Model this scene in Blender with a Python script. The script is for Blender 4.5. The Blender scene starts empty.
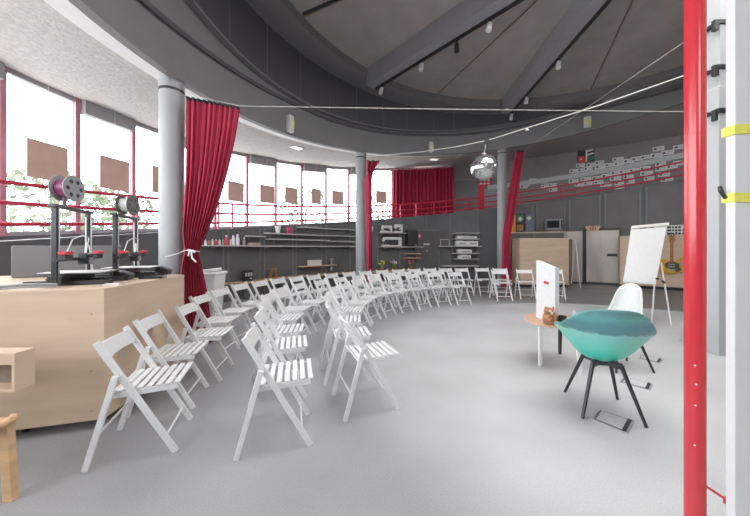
import bpy, bmesh, math, random
from mathutils import Vector, Matrix
random.seed(7)
COL = bpy.context.scene.collection
PI = math.pi
# ------------------------------------------------------------------ camera frame
F, CU, CV, H = 292.0, 375.0, 248.0, 1.38          # focal in px, principal column, horizon row, eye height
CX, CY = 4.1, 3.6                                  # centre of the rotunda

def px(u, v, Y):                                   # pixel + depth -> world point
    return Vector(((u-CU)/F*Y, Y, H+(CV-v)/F*Y))
def pol(R, th, z=0.0):
    a = math.radians(th); return Vector((CX+R*math.cos(a), CY+R*math.sin(a), z))
def onR(u, R, v=CV):                               # pixel on the cylinder of radius R -> theta, z, Y
    a = (u-CU)/F; A = a*a+1; B = -2*(a*CX+CY); c = CX*CX+CY*CY-R*R
    Y = (-B+math.sqrt(B*B-4*A*c))/(2*A)
    return math.degrees(math.atan2(Y-CY, a*Y-CX)), H+(CV-v)/F*Y, Y
def poly(*c):
    def f(th):
        x = (min(max(th, 36), 190)-110)/70; r = 0
        for k in c: r = r*x+k
        return r
    return f
h_wall  = poly(0.0523, -0.0052, -1.2117, 2.6112)
h_rail1 = poly(0.0449, 0.1411, -1.127, 3.1606)
h_rail2 = poly(0.0551, 0.1372, -1.1508, 2.9142)
h_rail3 = poly(0.0289, 0.0919, -1.1633, 2.7157)
h_band  = poly(-1.0586, 3.9435)
h_corn  = poly(0.5397, 0.2195, -1.0995, 5.395)
h_cornl = poly(-0.3913, 0.3357, -0.874, 5.2715)
h_fasc  = poly(0.058, 0.1263, -1.0373, 4.5834)
h_win   = poly(0.6945, 0.011, -1.2159, 5.0297)
R_COL, R_WALL, R_OUT, R_RING = 6.9, 8.8, 10.4, 6.3

# ------------------------------------------------------------------ materials
def mat(name, c, rough=0.6, var=0.06, scale=8.0, bump=0.0, metal=0.0, emit=None, stretch=None, bscale=None):
    m = bpy.data.materials.new(name); m.use_nodes = True
    nt = m.node_tree; b = nt.nodes['Principled BSDF']
    b.inputs['Roughness'].default_value = rough; b.inputs['Metallic'].default_value = metal
    tc = nt.nodes.new('ShaderNodeTexCoord'); src = tc.outputs['Object']
    if stretch:
        mp = nt.nodes.new('ShaderNodeMapping'); mp.inputs['Scale'].default_value = stretch
        nt.links.new(src, mp.inputs['Vector']); src = mp.outputs['Vector']
    n = nt.nodes.new('ShaderNodeTexNoise'); n.inputs['Scale'].default_value = scale; n.inputs['Detail'].default_value = 4
    nt.links.new(src, n.inputs['Vector'])
    r = nt.nodes.new('ShaderNodeValToRGB')
    r.color_ramp.elements[0].position = 0.3; r.color_ramp.elements[1].position = 0.7
    r.color_ramp.elements[0].color = tuple(max(0, x*(1-var)) for x in c)+(1,)
    r.color_ramp.elements[1].color = tuple(min(1, x*(1+var)) for x in c)+(1,)
    nt.links.new(n.outputs['Fac'], r.inputs['Fac']); nt.links.new(r.outputs['Color'], b.inputs['Base Color'])
    if bump:
        bn = nt.nodes.new('ShaderNodeTexNoise'); bn.inputs['Scale'].default_value = bscale or scale*6; bn.inputs['Detail'].default_value = 5
        nt.links.new(src, bn.inputs['Vector'])
        bp = nt.nodes.new('ShaderNodeBump'); bp.inputs['Strength'].default_value = bump; bp.inputs['Distance'].default_value = 0.02
        nt.links.new(bn.outputs['Fac'], bp.inputs['Height']); nt.links.new(bp.outputs['Normal'], b.inputs['Normal'])
    if emit:
        b.inputs['Emission Color'].default_value = c+(1,); b.inputs['Emission Strength'].default_value = emit
    return m
def srgb(r, g, b):
    f = lambda x: ((x/255+0.055)/1.055)**2.4 if x > 10 else x/255/12.92
    return (f(r), f(g), f(b))
M = {}
M['white']   = mat('white_paint', (0.72, 0.72, 0.72), 0.45, 0.04, 30)
M['chair']   = mat('white_chair_paint', (0.70, 0.70, 0.705), 0.42, 0.05, 25)
M['dark']    = mat('dark_grey_wall_paint', (0.100, 0.100, 0.104), 0.55, 0.10, 2.5, 0.05)
M['panel']   = mat('dark_grey_panel_paint', (0.100, 0.093, 0.094), 0.5, 0.10, 3)
M['batten']  = mat('mid_grey_batten', (0.15, 0.15, 0.155), 0.5, 0.06, 10)
M['upper']   = mat('warm_grey_upper_wall', (0.205, 0.188, 0.186), 0.65, 0.06, 3)
M['fascia']  = mat('grey_fascia_plaster', (0.180, 0.178, 0.185), 0.6, 0.06, 2.0, 0.04)
M['farceil'] = mat('warm_grey_ceiling_paint', (0.38, 0.35, 0.345), 0.7, 0.05, 3)
M['drum']    = mat('dark_grey_drum_panel', (0.075, 0.073, 0.080), 0.55, 0.06, 2)
M['ringbeam']= mat('grey_ring_beam', (0.16, 0.155, 0.163), 0.55, 0.05, 3)
M['roof']    = mat('taupe_roof_board', (0.40, 0.36, 0.34), 0.75, 0.10, 1.8, 0.05)
M['beam']    = mat('grey_roof_beam', (0.30, 0.30, 0.32), 0.5, 0.05, 4)
M['soffit']  = mat('white_soffit_paint', (0.62, 0.62, 0.63), 0.6, 0.03, 5)
M['postwhite'] = mat('satin_white_post_paint', (0.72, 0.725, 0.735), 0.4, 0.03, 6)
M['column']  = mat('light_grey_column_paint', (0.28, 0.29, 0.305), 0.45, 0.04, 4)
M['pillar']  = mat('pale_grey_pillar_paint', (0.46, 0.47, 0.485), 0.45, 0.03, 4)
M['black']   = mat('matt_black', (0.016, 0.016, 0.018), 0.45, 0.2, 12)
M['blackmetal'] = mat('black_metal', (0.025, 0.025, 0.028), 0.35, 0.1, 12, 0, 0.3)
M['alu']     = mat('aluminium', (0.55, 0.56, 0.58), 0.35, 0.04, 20, 0, 0.8)
M['steel']   = mat('brushed_steel', (0.50, 0.45, 0.41), 0.36, 0.25, 2, 0, 0.45, stretch=(1, 1, .25))
M['railred'] = mat('red_rail_paint', (0.55, 0.016, 0.05), 0.4, 0.05, 10)
M['pinkframe'] = mat('red_window_frame_paint', (0.42, 0.15, 0.20), 0.5, 0.05, 10)
M['pipered'] = mat('glossy_red_pipe_paint', (0.54, 0.028, 0.038), 0.18, 0.05, 6)
M['curtain'] = mat('crimson_velvet', (0.36, 0.014, 0.045), 0.85, 0.18, 14, 0.15, stretch=(1, 1, .12))
M['hem']     = mat('black_curtain_tape', (0.012, 0.012, 0.014), 0.8, 0.1, 20)
M['ply']     = mat('birch_plywood', srgb(203, 177, 151), 0.55, 0.10, 3.0, 0.03, stretch=(0.6, 0.6, 3.0))
M['plyedge'] = mat('plywood_edge', srgb(184, 156, 122), 0.6, 0.2, 6.0, 0.0, stretch=(1, 1, 30))
M['wood']    = mat('warm_beech_wood', srgb(205, 165, 120), 0.5, 0.15, 4.0, 0.03, stretch=(1, 1, 6))
M['tablewood'] = mat('pale_oak_top', srgb(205, 165, 138), 0.45, 0.10, 4.0, 0.0, stretch=(6, 1, 1))
M['shelf']   = mat('greyed_shelf_board', (0.52, 0.49, 0.49), 0.5, 0.08, 6)
M['brownboard'] = mat('brown_kraft_board', srgb(192, 162, 148), 0.8, 0.05, 5)
M['tealdark']= mat('unused_teal', (0.05, 0.2, 0.2), 0.4)
M['paper']   = mat('white_paper', (0.70, 0.70, 0.70), 0.8, 0.03, 20)
M['offwhite']= mat('offwhite_plastic', (0.66, 0.65, 0.62), 0.4, 0.05, 20)
M['red']     = mat('red_plastic', (0.62, 0.02, 0.04), 0.4, 0.05, 20)
M['yellow']  = mat('yellow_strap_webbing', (0.78, 0.76, 0.12), 0.7, 0.06, 40)
M['greyplastic'] = mat('grey_plastic', (0.25, 0.25, 0.26), 0.45, 0.06, 20)
M['filament']= mat('violet_filament', (0.24, 0.03, 0.12), 0.4, 0.1, 40)
M['filwhite']= mat('pale_filament', (0.6, 0.6, 0.58), 0.4, 0.1, 40)
M['cat']     = mat('brown_glazed_ceramic', srgb(164, 104, 66), 0.3, 0.25, 8)
M['cream']   = mat('cream_ceramic', srgb(230, 200, 175), 0.4, 0.1, 8)
M['guitar']  = mat('honey_yellow_lacquer', srgb(214, 158, 45), 0.3, 0.15, 6)
M['neck']    = mat('maple_neck', srgb(165, 105, 55), 0.4, 0.12, 6)
M['pickguard'] = mat('charcoal_pickguard', (0.08, 0.075, 0.07), 0.35, 0.3, 20)
M['treeleaf'] = mat('tree_leaf', (0.105, 0.135, 0.08), 0.7, 0.35, 1.5)
M['leaf']    = mat('leaf_green', (0.20, 0.34, 0.10), 0.6, 0.3, 4)
M['bark']    = mat('tree_bark', (0.18, 0.14, 0.10), 0.8, 0.3, 10)
M['grass']   = mat('pale_paving', (0.62, 0.61, 0.58), 0.9, 0.1, 2)
M['wire']    = mat('pale_cable_sheath', (0.62, 0.60, 0.56), 0.5, 0.05, 20)
M['orange']  = mat('orange_card', srgb(226, 140, 30), 0.6)
M['green']   = mat('green_card', srgb(60, 110, 70), 0.6, 0.2)
M['pink']    = mat('pink_plastic', (0.55, 0.05, 0.14), 0.5)
M['bluegrey']= mat('blue_grey_card', srgb(95, 100, 118), 0.6)
M['yellowflower'] = mat('yellow_petals', srgb(215, 205, 60), 0.7)
M['lamp']    = mat('lamp_diffuser', (1.0, 0.98, 0.95), 0.5, 0.0, 5, emit=0.7)
M['screen']  = mat('dark_screen', (0.01, 0.012, 0.015), 0.15, 0.1, 5)

def mat_mirror():
    m = bpy.data.materials.new('mirror_tiles'); m.use_nodes = True; nt = m.node_tree; b = nt.nodes['Principled BSDF']
    b.inputs['Metallic'].default_value = 0.9; b.inputs['Roughness'].default_value = 0.12
    v = nt.nodes.new('ShaderNodeTexNoise'); v.inputs['Scale'].default_value = 60
    r = nt.nodes.new('ShaderNodeValToRGB'); r.color_ramp.elements[0].color = (0.55, 0.55, 0.57, 1); r.color_ramp.elements[1].color = (0.95, 0.95, 0.95, 1)
    tc = nt.nodes.new('ShaderNodeTexCoord'); nt.links.new(tc.outputs['Object'], v.inputs['Vector'])
    nt.links.new(v.outputs['Fac'], r.inputs['Fac']); nt.links.new(r.outputs['Color'], b.inputs['Base Color']); return m
M['mirror'] = mat_mirror()
def mat_glass():
    m = bpy.data.materials.new('window_glass'); m.use_nodes = True; nt = m.node_tree
    nt.nodes.remove(nt.nodes['Principled BSDF']); o = nt.nodes['Material Output']
    t = nt.nodes.new('ShaderNodeBsdfTransparent'); t.inputs['Color'].default_value = (0.97, 0.98, 0.98, 1)
    g = nt.nodes.new('ShaderNodeBsdfGlossy'); g.inputs['Roughness'].default_value = 0.02
    n = nt.nodes.new('ShaderNodeTexNoise'); n.inputs['Scale'].default_value = 2
    mt = nt.nodes.new('ShaderNodeMath'); mt.operation = 'MULTIPLY_ADD'; mt.inputs[1].default_value = 0.02; mt.inputs[2].default_value = 0.03
    nt.links.new(n.outputs['Fac'], mt.inputs[0])
    x = nt.nodes.new('ShaderNodeMixShader'); nt.links.new(mt.outputs[0], x.inputs[0])
    nt.links.new(t.outputs[0], x.inputs[1]); nt.links.new(g.outputs[0], x.inputs[2]); nt.links.new(x.outputs[0], o.inputs['Surface']); return m
M['glass'] = mat_glass()
def mat_floor():
    m = bpy.data.materials.new('speckled_grey_floor_covering'); m.use_nodes = True; nt = m.node_tree; b = nt.nodes['Principled BSDF']
    L = nt.links.new; N = nt.nodes.new
    g = N('ShaderNodeNewGeometry'); sep = N('ShaderNodeSeparateXYZ'); L(g.outputs['Position'], sep.inputs[0])
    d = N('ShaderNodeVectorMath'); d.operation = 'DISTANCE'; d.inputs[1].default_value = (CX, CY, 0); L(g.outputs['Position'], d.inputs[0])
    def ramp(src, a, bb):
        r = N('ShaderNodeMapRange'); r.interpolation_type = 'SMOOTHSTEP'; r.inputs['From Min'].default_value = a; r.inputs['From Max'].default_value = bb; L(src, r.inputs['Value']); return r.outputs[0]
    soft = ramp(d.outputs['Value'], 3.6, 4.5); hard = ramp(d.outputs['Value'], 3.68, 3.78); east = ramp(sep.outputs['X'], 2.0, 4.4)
    n1 = N('ShaderNodeTexNoise'); n1.inputs['Scale'].default_value = 140; n1.inputs['Detail'].default_value = 2; L(g.outputs['Position'], n1.inputs['Vector'])
    n2 = N('ShaderNodeTexNoise'); n2.inputs['Scale'].default_value = 1.3; n2.inputs['Detail'].default_value = 6; L(g.outputs['Position'], n2.inputs['Vector'])
    r1 = N('ShaderNodeValToRGB'); r1.color_ramp.elements[0].position = 0.3; r1.color_ramp.elements[1].position = 0.62
    r1.color_ramp.elements[0].color = (0.43, 0.433, 0.445, 1); r1.color_ramp.elements[1].color = (0.55, 0.553, 0.565, 1); L(n1.outputs['Fac'], r1.inputs['Fac'])
    r2 = N('ShaderNodeValToRGB'); r2.color_ramp.elements[0].position = 0.3; r2.color_ramp.elements[1].position = 0.75
    r2.color_ramp.elements[0].color = (0.84, 0.84, 0.84, 1); r2.color_ramp.elements[1].color = (1.08, 1.08, 1.08, 1); L(n2.outputs['Fac'], r2.inputs['Fac'])
    mu = N('ShaderNodeMix'); mu.data_type = 'RGBA'; mu.blend_type = 'MULTIPLY'; mu.inputs['Factor'].default_value = 1
    L(r1.outputs[0], mu.inputs['A']); L(r2.outputs[0], mu.inputs['B'])
    # chair-row shade painted into the outer ring, darker colour on the far side
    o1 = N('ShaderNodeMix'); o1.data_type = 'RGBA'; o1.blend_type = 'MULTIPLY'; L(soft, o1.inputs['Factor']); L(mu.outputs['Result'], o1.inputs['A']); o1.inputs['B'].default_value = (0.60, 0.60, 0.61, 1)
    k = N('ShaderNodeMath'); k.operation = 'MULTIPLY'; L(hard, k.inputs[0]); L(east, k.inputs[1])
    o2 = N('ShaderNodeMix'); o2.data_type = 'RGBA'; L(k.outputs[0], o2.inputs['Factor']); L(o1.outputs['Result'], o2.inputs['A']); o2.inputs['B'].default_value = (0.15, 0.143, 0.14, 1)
    L(o2.outputs['Result'], b.inputs['Base Color'])
    rr = N('ShaderNodeMapRange'); rr.inputs['To Min'].default_value = 0.30; rr.inputs['To Max'].default_value = 0.5; L(n2.outputs['Fac'], rr.inputs['Value']); L(rr.outputs[0], b.inputs['Roughness'])
    b.inputs['Specular IOR Level'].default_value = 0.35
    return m
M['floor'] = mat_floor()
def mat_stucco():
    return mat('beige_stucco', (0.36, 0.34, 0.325), 0.9, 0.14, 12, 1.0, bscale=18, stretch=(1, 1, 1))
M['stucco'] = mat_stucco()
def mat_teal():                                    # two-tone shell: dark teal above a ragged line, mint below
    m = bpy.data.materials.new('two_tone_teal_fibreglass'); m.use_nodes = True; nt = m.node_tree; b = nt.nodes['Principled BSDF']
    L = nt.links.new; N = nt.nodes.new
    tc = N('ShaderNodeTexCoord'); sep = N('ShaderNodeSeparateXYZ'); L(tc.outputs['Object'], sep.inputs[0])
    n = N('ShaderNodeTexNoise'); n.inputs['Scale'].default_value = 16; n.inputs['Detail'].default_value = 6; L(tc.outputs['Object'], n.inputs['Vector'])
    n2 = N('ShaderNodeTexNoise'); n2.inputs['Scale'].default_value = 3.5; n2.inputs['Detail'].default_value = 8; L(tc.outputs['Object'], n2.inputs['Vector'])
    a = N('ShaderNodeMath'); a.operation = 'MULTIPLY_ADD'; a.inputs[1].default_value = 0.07; L(n.outputs['Fac'], a.inputs[0]); L(sep.outputs['Z'], a.inputs[2])
    r = N('ShaderNodeValToRGB'); cr = r.color_ramp
    mr = N('ShaderNodeMapRange'); mr.inputs['From Min'].default_value = 0.38; mr.inputs['From Max'].default_value = 0.92; L(a.outputs[0], mr.inputs['Value'])
    cr.elements[0].position = 0.0; cr.elements[0].color = (0.02, 0.50, 0.36, 1)
    cr.elements[1].position = 1.0; cr.elements[1].color = (0.09, 0.24, 0.25, 1)
    for p_, c_ in ((0.30, (0.06, 0.56, 0.43, 1)), (0.64, (0.22, 0.55, 0.49, 1)), (0.675, (0.075, 0.21, 0.23, 1)), (0.80, (0.07, 0.22, 0.24, 1)), (0.90, (0.10, 0.34, 0.33, 1))):
        e = cr.elements.new(p_); e.color = c_
    L(mr.outputs[0], r.inputs['Fac'])
    mx = N('ShaderNodeMix'); mx.data_type = 'RGBA'; mx.blend_type = 'SOFT_LIGHT'; mx.inputs['Factor'].default_value = 0.4; L(r.outputs[0], mx.inputs['A']); L(n2.outputs['Color'], mx.inputs['B'])
    L(mx.outputs['Result'], b.inputs['Base Color']); b.inputs['Roughness'].default_value = 0.35
    bp = N('ShaderNodeBump'); bp.inputs['Strength'].default_value = 0.35; bp.inputs['Distance'].default_value = 0.01; L(n.outputs['Fac'], bp.inputs['Height']); L(bp.outputs['Normal'], b.inputs['Normal'])
    return m
M['teal'] = mat_teal()

# ------------------------------------------------------------------ mesh builder
class MB:
    def __init__(s): s.bm = bmesh.new(); s.mats = []; s.mi = 0
    def use(s, m):
        if m not in s.mats: s.mats.append(m)
        s.mi = s.mats.index(m); return s
    def face(s, vs):
        try:
            f = s.bm.faces.new(vs); f.material_index = s.mi; return f
        except ValueError: return None
    def hexa(s, p):                                # 8 points: bottom ring 0-3, top ring 4-7
        v = [s.bm.verts.new(q) for q in p]
        for q in ((3,2,1,0), (4,5,6,7), (0,1,5,4), (1,2,6,5), (2,3,7,6), (3,0,4,7)): s.face([v[i] for i in q])
        return v
    def box(s, c, d, rz=0.0, rx=0.0, ry=0.0):
        m = Matrix.Translation(c) @ Matrix.Rotation(rz, 4, 'Z') @ Matrix.Rotation(ry, 4, 'Y') @ Matrix.Rotation(rx, 4, 'X')
        x, y, z = d[0]/2, d[1]/2, d[2]/2
        s.hexa([m @ Vector(q) for q in ((-x,-y,-z), (x,-y,-z), (x,y,-z), (-x,y,-z), (-x,-y,z), (x,-y,z), (x,y,z), (-x,y,z))]); return s
    def bar(s, a, b, w, t, side=None, w2=None, t2=None):   # rectangular bar; w along "side", t across
        a, b = Vector(a), Vector(b); d = (b-a).normalized()
        sd = Vector(side) if side else (Vector((0,0,1)) if abs(d.z) < 0.9 else Vector((1,0,0)))
        sd = (sd-d*sd.dot(d)).normalized(); o = d.cross(sd); w2 = w2 or w; t2 = t2 or t; P = []
        for c, ww, tt in ((a, w, t), (b, w2, t2)):
            for i, j in ((-1,-1), (1,-1), (1,1), (-1,1)): P.append(c+sd*ww/2*i+o*tt/2*j)
        s.hexa(P); return s
    def tube(s, pts, r, seg=8, cap=True, r2=None):
        pts = [Vector(p) for p in pts]; n = len(pts); rings = []; up = None
        for i, p in enumerate(pts):
            d = (pts[min(i+1, n-1)]-pts[max(i-1, 0)]).normalized()
            if up is None: up = Vector((0,0,1)) if abs(d.z) < 0.9 else Vector((1,0,0))
            up = (up-d*up.dot(d)).normalized(); o = d.cross(up); rr = r if r2 is None else r+(r2-r)*i/(n-1)
            rings.append([s.bm.verts.new(p+up*rr*math.cos(2*PI*k/seg)+o*rr*math.sin(2*PI*k/seg)) for k in range(seg)])
        for a, b in zip(rings, rings[1:]):
            for k in range(seg): s.face([a[k], a[(k+1)%seg], b[(k+1)%seg], b[k]])
        if cap: s.face(rings[0][::-1]); s.face(rings[-1])
        return s
    def lathe(s, prof, c=(0,0,0), seg=24, axis=None, sq=1.0):    # prof: (r, z) pairs
        c = Vector(c); q = axis.to_track_quat('Z', 'Y').to_matrix() if axis else Matrix.Identity(3); rings = []
        for r, z in prof:
            rings.append([s.bm.verts.new(c+q @ Vector((r*math.cos(2*PI*k/seg), r*sq*math.sin(2*PI*k/seg), z))) for k in range(seg)])
        for a, b in zip(rings, rings[1:]):
            for k in range(seg): s.face([a[k], a[(k+1)%seg], b[(k+1)%seg], b[k]])
        s.face(rings[0][::-1]); s.face(rings[-1]); return s
    def prism(s, pts, z0, z1):
        a = [s.bm.verts.new((p[0], p[1], z0)) for p in pts]; b = [s.bm.verts.new((p[0], p[1], z1)) for p in pts]; n = len(pts)
        s.face(a[::-1]); s.face(b)
        for i in range(n): s.face([a[i], a[(i+1)%n], b[(i+1)%n], b[i]])
        return s
    def slab(s, pts, depth):                       # planar polygon (3-D points) extruded by a vector
        depth = Vector(depth); a = [s.bm.verts.new(p) for p in pts]; b = [s.bm.verts.new(Vector(p)+depth) for p in pts]; n = len(pts)
        s.face(a[::-1]); s.face(b)
        for i in range(n): s.face([a[i], a[(i+1)%n], b[(i+1)%n], b[i]])
        return s
    def arc(s, th0, th1, prof, n=None):            # prof: closed list of (R, height or height function)
        n = n or max(2, int(abs(th1-th0)/2.5)); rings = []
        for i in range(n+1):
            th = th0+(th1-th0)*i/n
            rings.append([s.bm.verts.new(pol(R, th, z(th) if callable(z) else z)) for R, z in prof])
        m = len(prof)
        for a, b in zip(rings, rings[1:]):
            for k in range(m): s.face([a[k], a[(k+1)%m], b[(k+1)%m], b[k]])
        s.face(rings[0][::-1]); s.face(rings[-1]); return s
    def grid(s, fn, nu, nv, closed=False):
        g = [[s.bm.verts.new(fn(i/nu, j/nv)) for i in range(nu+(0 if closed else 1))] for j in range(nv+1)]
        for j in range(nv):
            for i in range(nu):
                k = (i+1) % len(g[0]) if closed else i+1
                s.face([g[j][i], g[j][k], g[j+1][k], g[j+1][i]])
        return s
    def build(s, name, m=None, parent=None, smooth=False, bevel=0.0, world=True, recalc=True, auto=None):
        bm = s.bm
        if recalc: bmesh.ops.recalc_face_normals(bm, faces=bm.faces)
        if bevel: bmesh.ops.bevel(bm, geom=list(bm.edges), offset=bevel, segments=1, affect='EDGES', clamp_overlap=True)
        if parent and world:
            r = parent
            while r.parent: r = r.parent
            bmesh.ops.translate(bm, verts=bm.verts, vec=-r.location)
        me = bpy.data.meshes.new(name); bm.to_mesh(me); bm.free()
        for x in (s.mats or [m]): me.materials.append(x)
        if smooth:
            for p in me.polygons: p.use_smooth = True
            me.set_sharp_from_angle(angle=math.radians(auto or 40))
        o = bpy.data.objects.new(name, me); COL.objects.link(o); o.parent = parent; return o

def tag(o, label=None, cat=None, group=None, kind=None):
    if label: o['label'] = label
    if cat: o['category'] = cat
    if group: o['group'] = group
    if kind: o['kind'] = kind
    return o
def thing(name, label, cat, loc=(0,0,0), rz=0.0, group=None):
    o = bpy.data.objects.new(name, None); COL.objects.link(o); o.location = loc; o.rotation_euler = (0, 0, rz); o.empty_display_size = 0.1
    return tag(o, label, cat, group)
def struct(o, label=None): return tag(o, label, None, None, 'structure')
def copy_tree(o, parent=None):
    c = o.copy(); COL.objects.link(c); c.parent = parent
    for ch in list(o.children): copy_tree(ch, c)
    return c

# ================================================================== SETTING
TH0, TH1 = 4, 198
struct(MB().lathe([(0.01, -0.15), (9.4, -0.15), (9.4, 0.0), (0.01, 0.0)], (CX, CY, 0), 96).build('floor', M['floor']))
struct(MB().lathe([(0.01, -0.9), (60, -0.9), (60, -0.8), (0.01, -0.8)], (CX, CY, 0), 48).build('ground', M['grass']))
# dark wall under the ramp, with its sloping top
struct(MB().arc(TH0, TH1, [(R_WALL, 0.0), (R_WALL+0.14, 0.0), (R_WALL+0.14, h_wall), (R_WALL, h_wall)]).build('wall_inner', M['dark']))
struct(MB().arc(TH0, TH1, [(R_WALL-0.02, lambda t: h_wall(t)-0.03), (R_WALL+0.16, lambda t: h_wall(t)-0.03), (R_WALL+0.16, lambda t: h_wall(t)+0.01), (R_WALL-0.02, lambda t: h_wall(t)+0.01)]).build('trim_1', M['dark']))
struct(MB().arc(TH0, TH1, [(R_WALL+0.14, lambda t: h_wall(t)-0.45), (R_OUT+0.2, lambda t: h_wall(t)-0.45), (R_OUT+0.2, lambda t: h_wall(t)-0.3), (R_WALL+0.14, lambda t: h_wall(t)-0.3)]).build('ramp_floor', M['batten']))
# vertical battens between the wall panels
k = 2
for u in (223, 228.3, 259.8, 264.4, 292.6, 296.2, 321.5, 326, 350):
    th = onR(u, R_WALL)[0]; k += 1
    struct(MB().arc(th-0.13, th+0.13, [(R_WALL-0.022, 0.02), (R_WALL, 0.02), (R_WALL, h_wall(th)-0.04), (R_WALL-0.022, h_wall(th)-0.04)], 2).build('trim_%d' % k, M['batten']))
for u in (377.2, 399.8, 426, 450, 478):
    th = onR(u, R_WALL)[0]; k += 1
    struct(MB().arc(th-0.10, th+0.10, [(R_WALL-0.02, 0.02), (R_WALL, 0.02), (R_WALL, h_wall(th)-0.04), (R_WALL-0.02, h_wall(th)-0.04)], 2).build('trim_%d' % k, M['batten']))
pan = [onR(u, R_WALL)[0] for u in (500, 534.5, 567, 602.5, 643.4, 690, 745)]
for i, (a, b) in enumerate(zip(pan, pan[1:])):     # framed grey cupboard panels above the far right units
    k += 1
    m = MB(); a2, b2 = a-0.35, b+0.35
    m.arc(a2, b2, [(R_WALL-0.03, 2.12), (R_WALL, 2.12), (R_WALL, lambda t: h_wall(t)-0.06), (R_WALL-0.03, lambda t: h_wall(t)-0.06)])
    m.use(M['batten'])
    for e0, e1 in ((a2, a2-0.35), (b2+0.35, b2)):
        m.arc(e0, e1, [(R_WALL-0.05, 2.12), (R_WALL-0.03, 2.12), (R_WALL-0.03, lambda t: h_wall(t)-0.06), (R_WALL-0.05, lambda t: h_wall(t)-0.06)], 2)
    m.mats.insert(0, M['panel']) if M['panel'] not in m.mats else None
    for f in m.bm.faces: pass
    o = m.build('trim_%d' % k); struct(o)
    # first arc belongs to slot 0, battens to slot 1
    nf = len(o.data.polygons); nb = 2*(2*4+2)
    for j, p in enumerate(o.data.polygons): p.material_index = 1 if j >= nf-nb else 0
# outer wall: grey part (far side) and sill band under the windows
TW = 95.5
struct(MB().arc(TH0, TW, [(R_OUT, lambda t: h_wall(t)-0.4), (R_OUT+0.2, lambda t: h_wall(t)-0.4), (R_OUT+0.2, lambda t: h_win(t)+0.1), (R_OUT, lambda t: h_win(t)+0.1)]).build('wall_outer', M['upper']))
struct(MB().arc(TW, TH1, [(R_OUT, lambda t: h_wall(t)-0.4), (R_OUT+0.2, lambda t: h_wall(t)-0.4), (R_OUT+0.2, lambda t: h_wall(t)+0.02), (R_OUT, lambda t: h_wall(t)+0.02)]).build('wall_sill', M['dark']))
# the rest of the drum, behind the camera
struct(MB().arc(TH1, 360+TH0, [(R_WALL, 0.0), (R_WALL+0.14, 0.0), (R_WALL+0.14, 1.55), (R_WALL, 1.55)]).build('wall_rear_lower', M['dark']))
struct(MB().arc(228, 360+TH0, [(R_WALL, 1.55), (R_WALL+0.14, 1.55), (R_WALL+0.14, 4.0), (R_WALL, 4.0)]).build('wall_rear', M['upper']))
struct(MB().arc(TH1, 360+TH0, [(R_COL, 3.9), (R_OUT, 4.0), (R_OUT, 4.15), (R_COL, 4.05)]).build('ceiling_rear', M['soffit']))
struct(MB().arc(TH1, 360+TH0, [(R_COL-0.02, 3.8), (R_COL+0.1, 3.8), (R_COL+0.1, 6.45), (R_COL-0.02, 6.45)]).build('wall_rear_drum', M['fascia']))
# gallery ceiling: white soffit band, stucco over the window side, grey over the far side
h_so = lambda t: h_fasc(t)+0.07
def ceil_band(name, a, b, R0, f0, R1, f1, m):
    return struct(MB().arc(a, b, [(R0, f0), (R1, f1), (R1, lambda t: f1(t)+0.15), (R0, lambda t: f0(t)+0.15)]).build(name, m, smooth=True))
ceil_band('ceiling_soffit', 97, TH1, R_COL, h_fasc, 7.32, h_so, M['soffit'])
ceil_band('ceiling_gallery', 97, TH1, 7.32, h_so, R_OUT+0.1, h_win, M['stucco'])
ceil_band('ceiling_far', TH0, 97, R_COL, h_fasc, R_OUT+0.1, h_win, M['farceil'])
# fascia, cornice, drum
h_ct = lambda t: min(h_corn(t), 6.35)
h_cl = lambda t: min(h_cornl(t), h_ct(t)-0.12)
struct(MB().arc(TH0, TH1, [(R_COL-0.02, h_fasc), (R_COL+0.1, h_fasc), (R_COL+0.1, h_ct), (R_COL-0.02, h_ct)]).build('wall_fascia', M['fascia'], smooth=True))
struct(MB().arc(TH0, TH1, [(R_COL-0.07, lambda t: h_cl(t)-0.04), (R_COL-0.02, lambda t: h_cl(t)-0.04), (R_COL-0.02, lambda t: h_cl(t)+0.03), (R_COL-0.07, lambda t: h_cl(t)+0.03)]).build('trim_40', M['drum']))
struct(MB().arc(TH0, TH1, [(R_COL-0.14, lambda t: h_ct(t)-0.04), (R_COL+0.1, lambda t: h_ct(t)-0.04), (R_COL+0.1, h_ct), (R_COL-0.14, h_ct)]).build('trim_41', M['ringbeam']))
struct(MB().arc(60, TH1, [(R_COL+0.03, lambda t: h_ct(t)-0.05), (R_COL+0.1, lambda t: h_ct(t)-0.05), (R_COL+0.1, 6.45), (R_COL+0.03, 6.45)]).build('wall_drum', M['drum']))
k = 42
for u in (230, 268, 301, 330, 357, 383, 407, 434, 454):
    th = onR(u, R_COL)[0]; k += 1
    struct(MB().arc(th-0.07, th+0.07, [(R_COL+0.015, h_ct(th)), (R_COL+0.03, h_ct(th)), (R_COL+0.03, 6.3), (R_COL+0.015, 6.3)], 2).build('trim_%d' % k, M['batten']))
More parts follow.
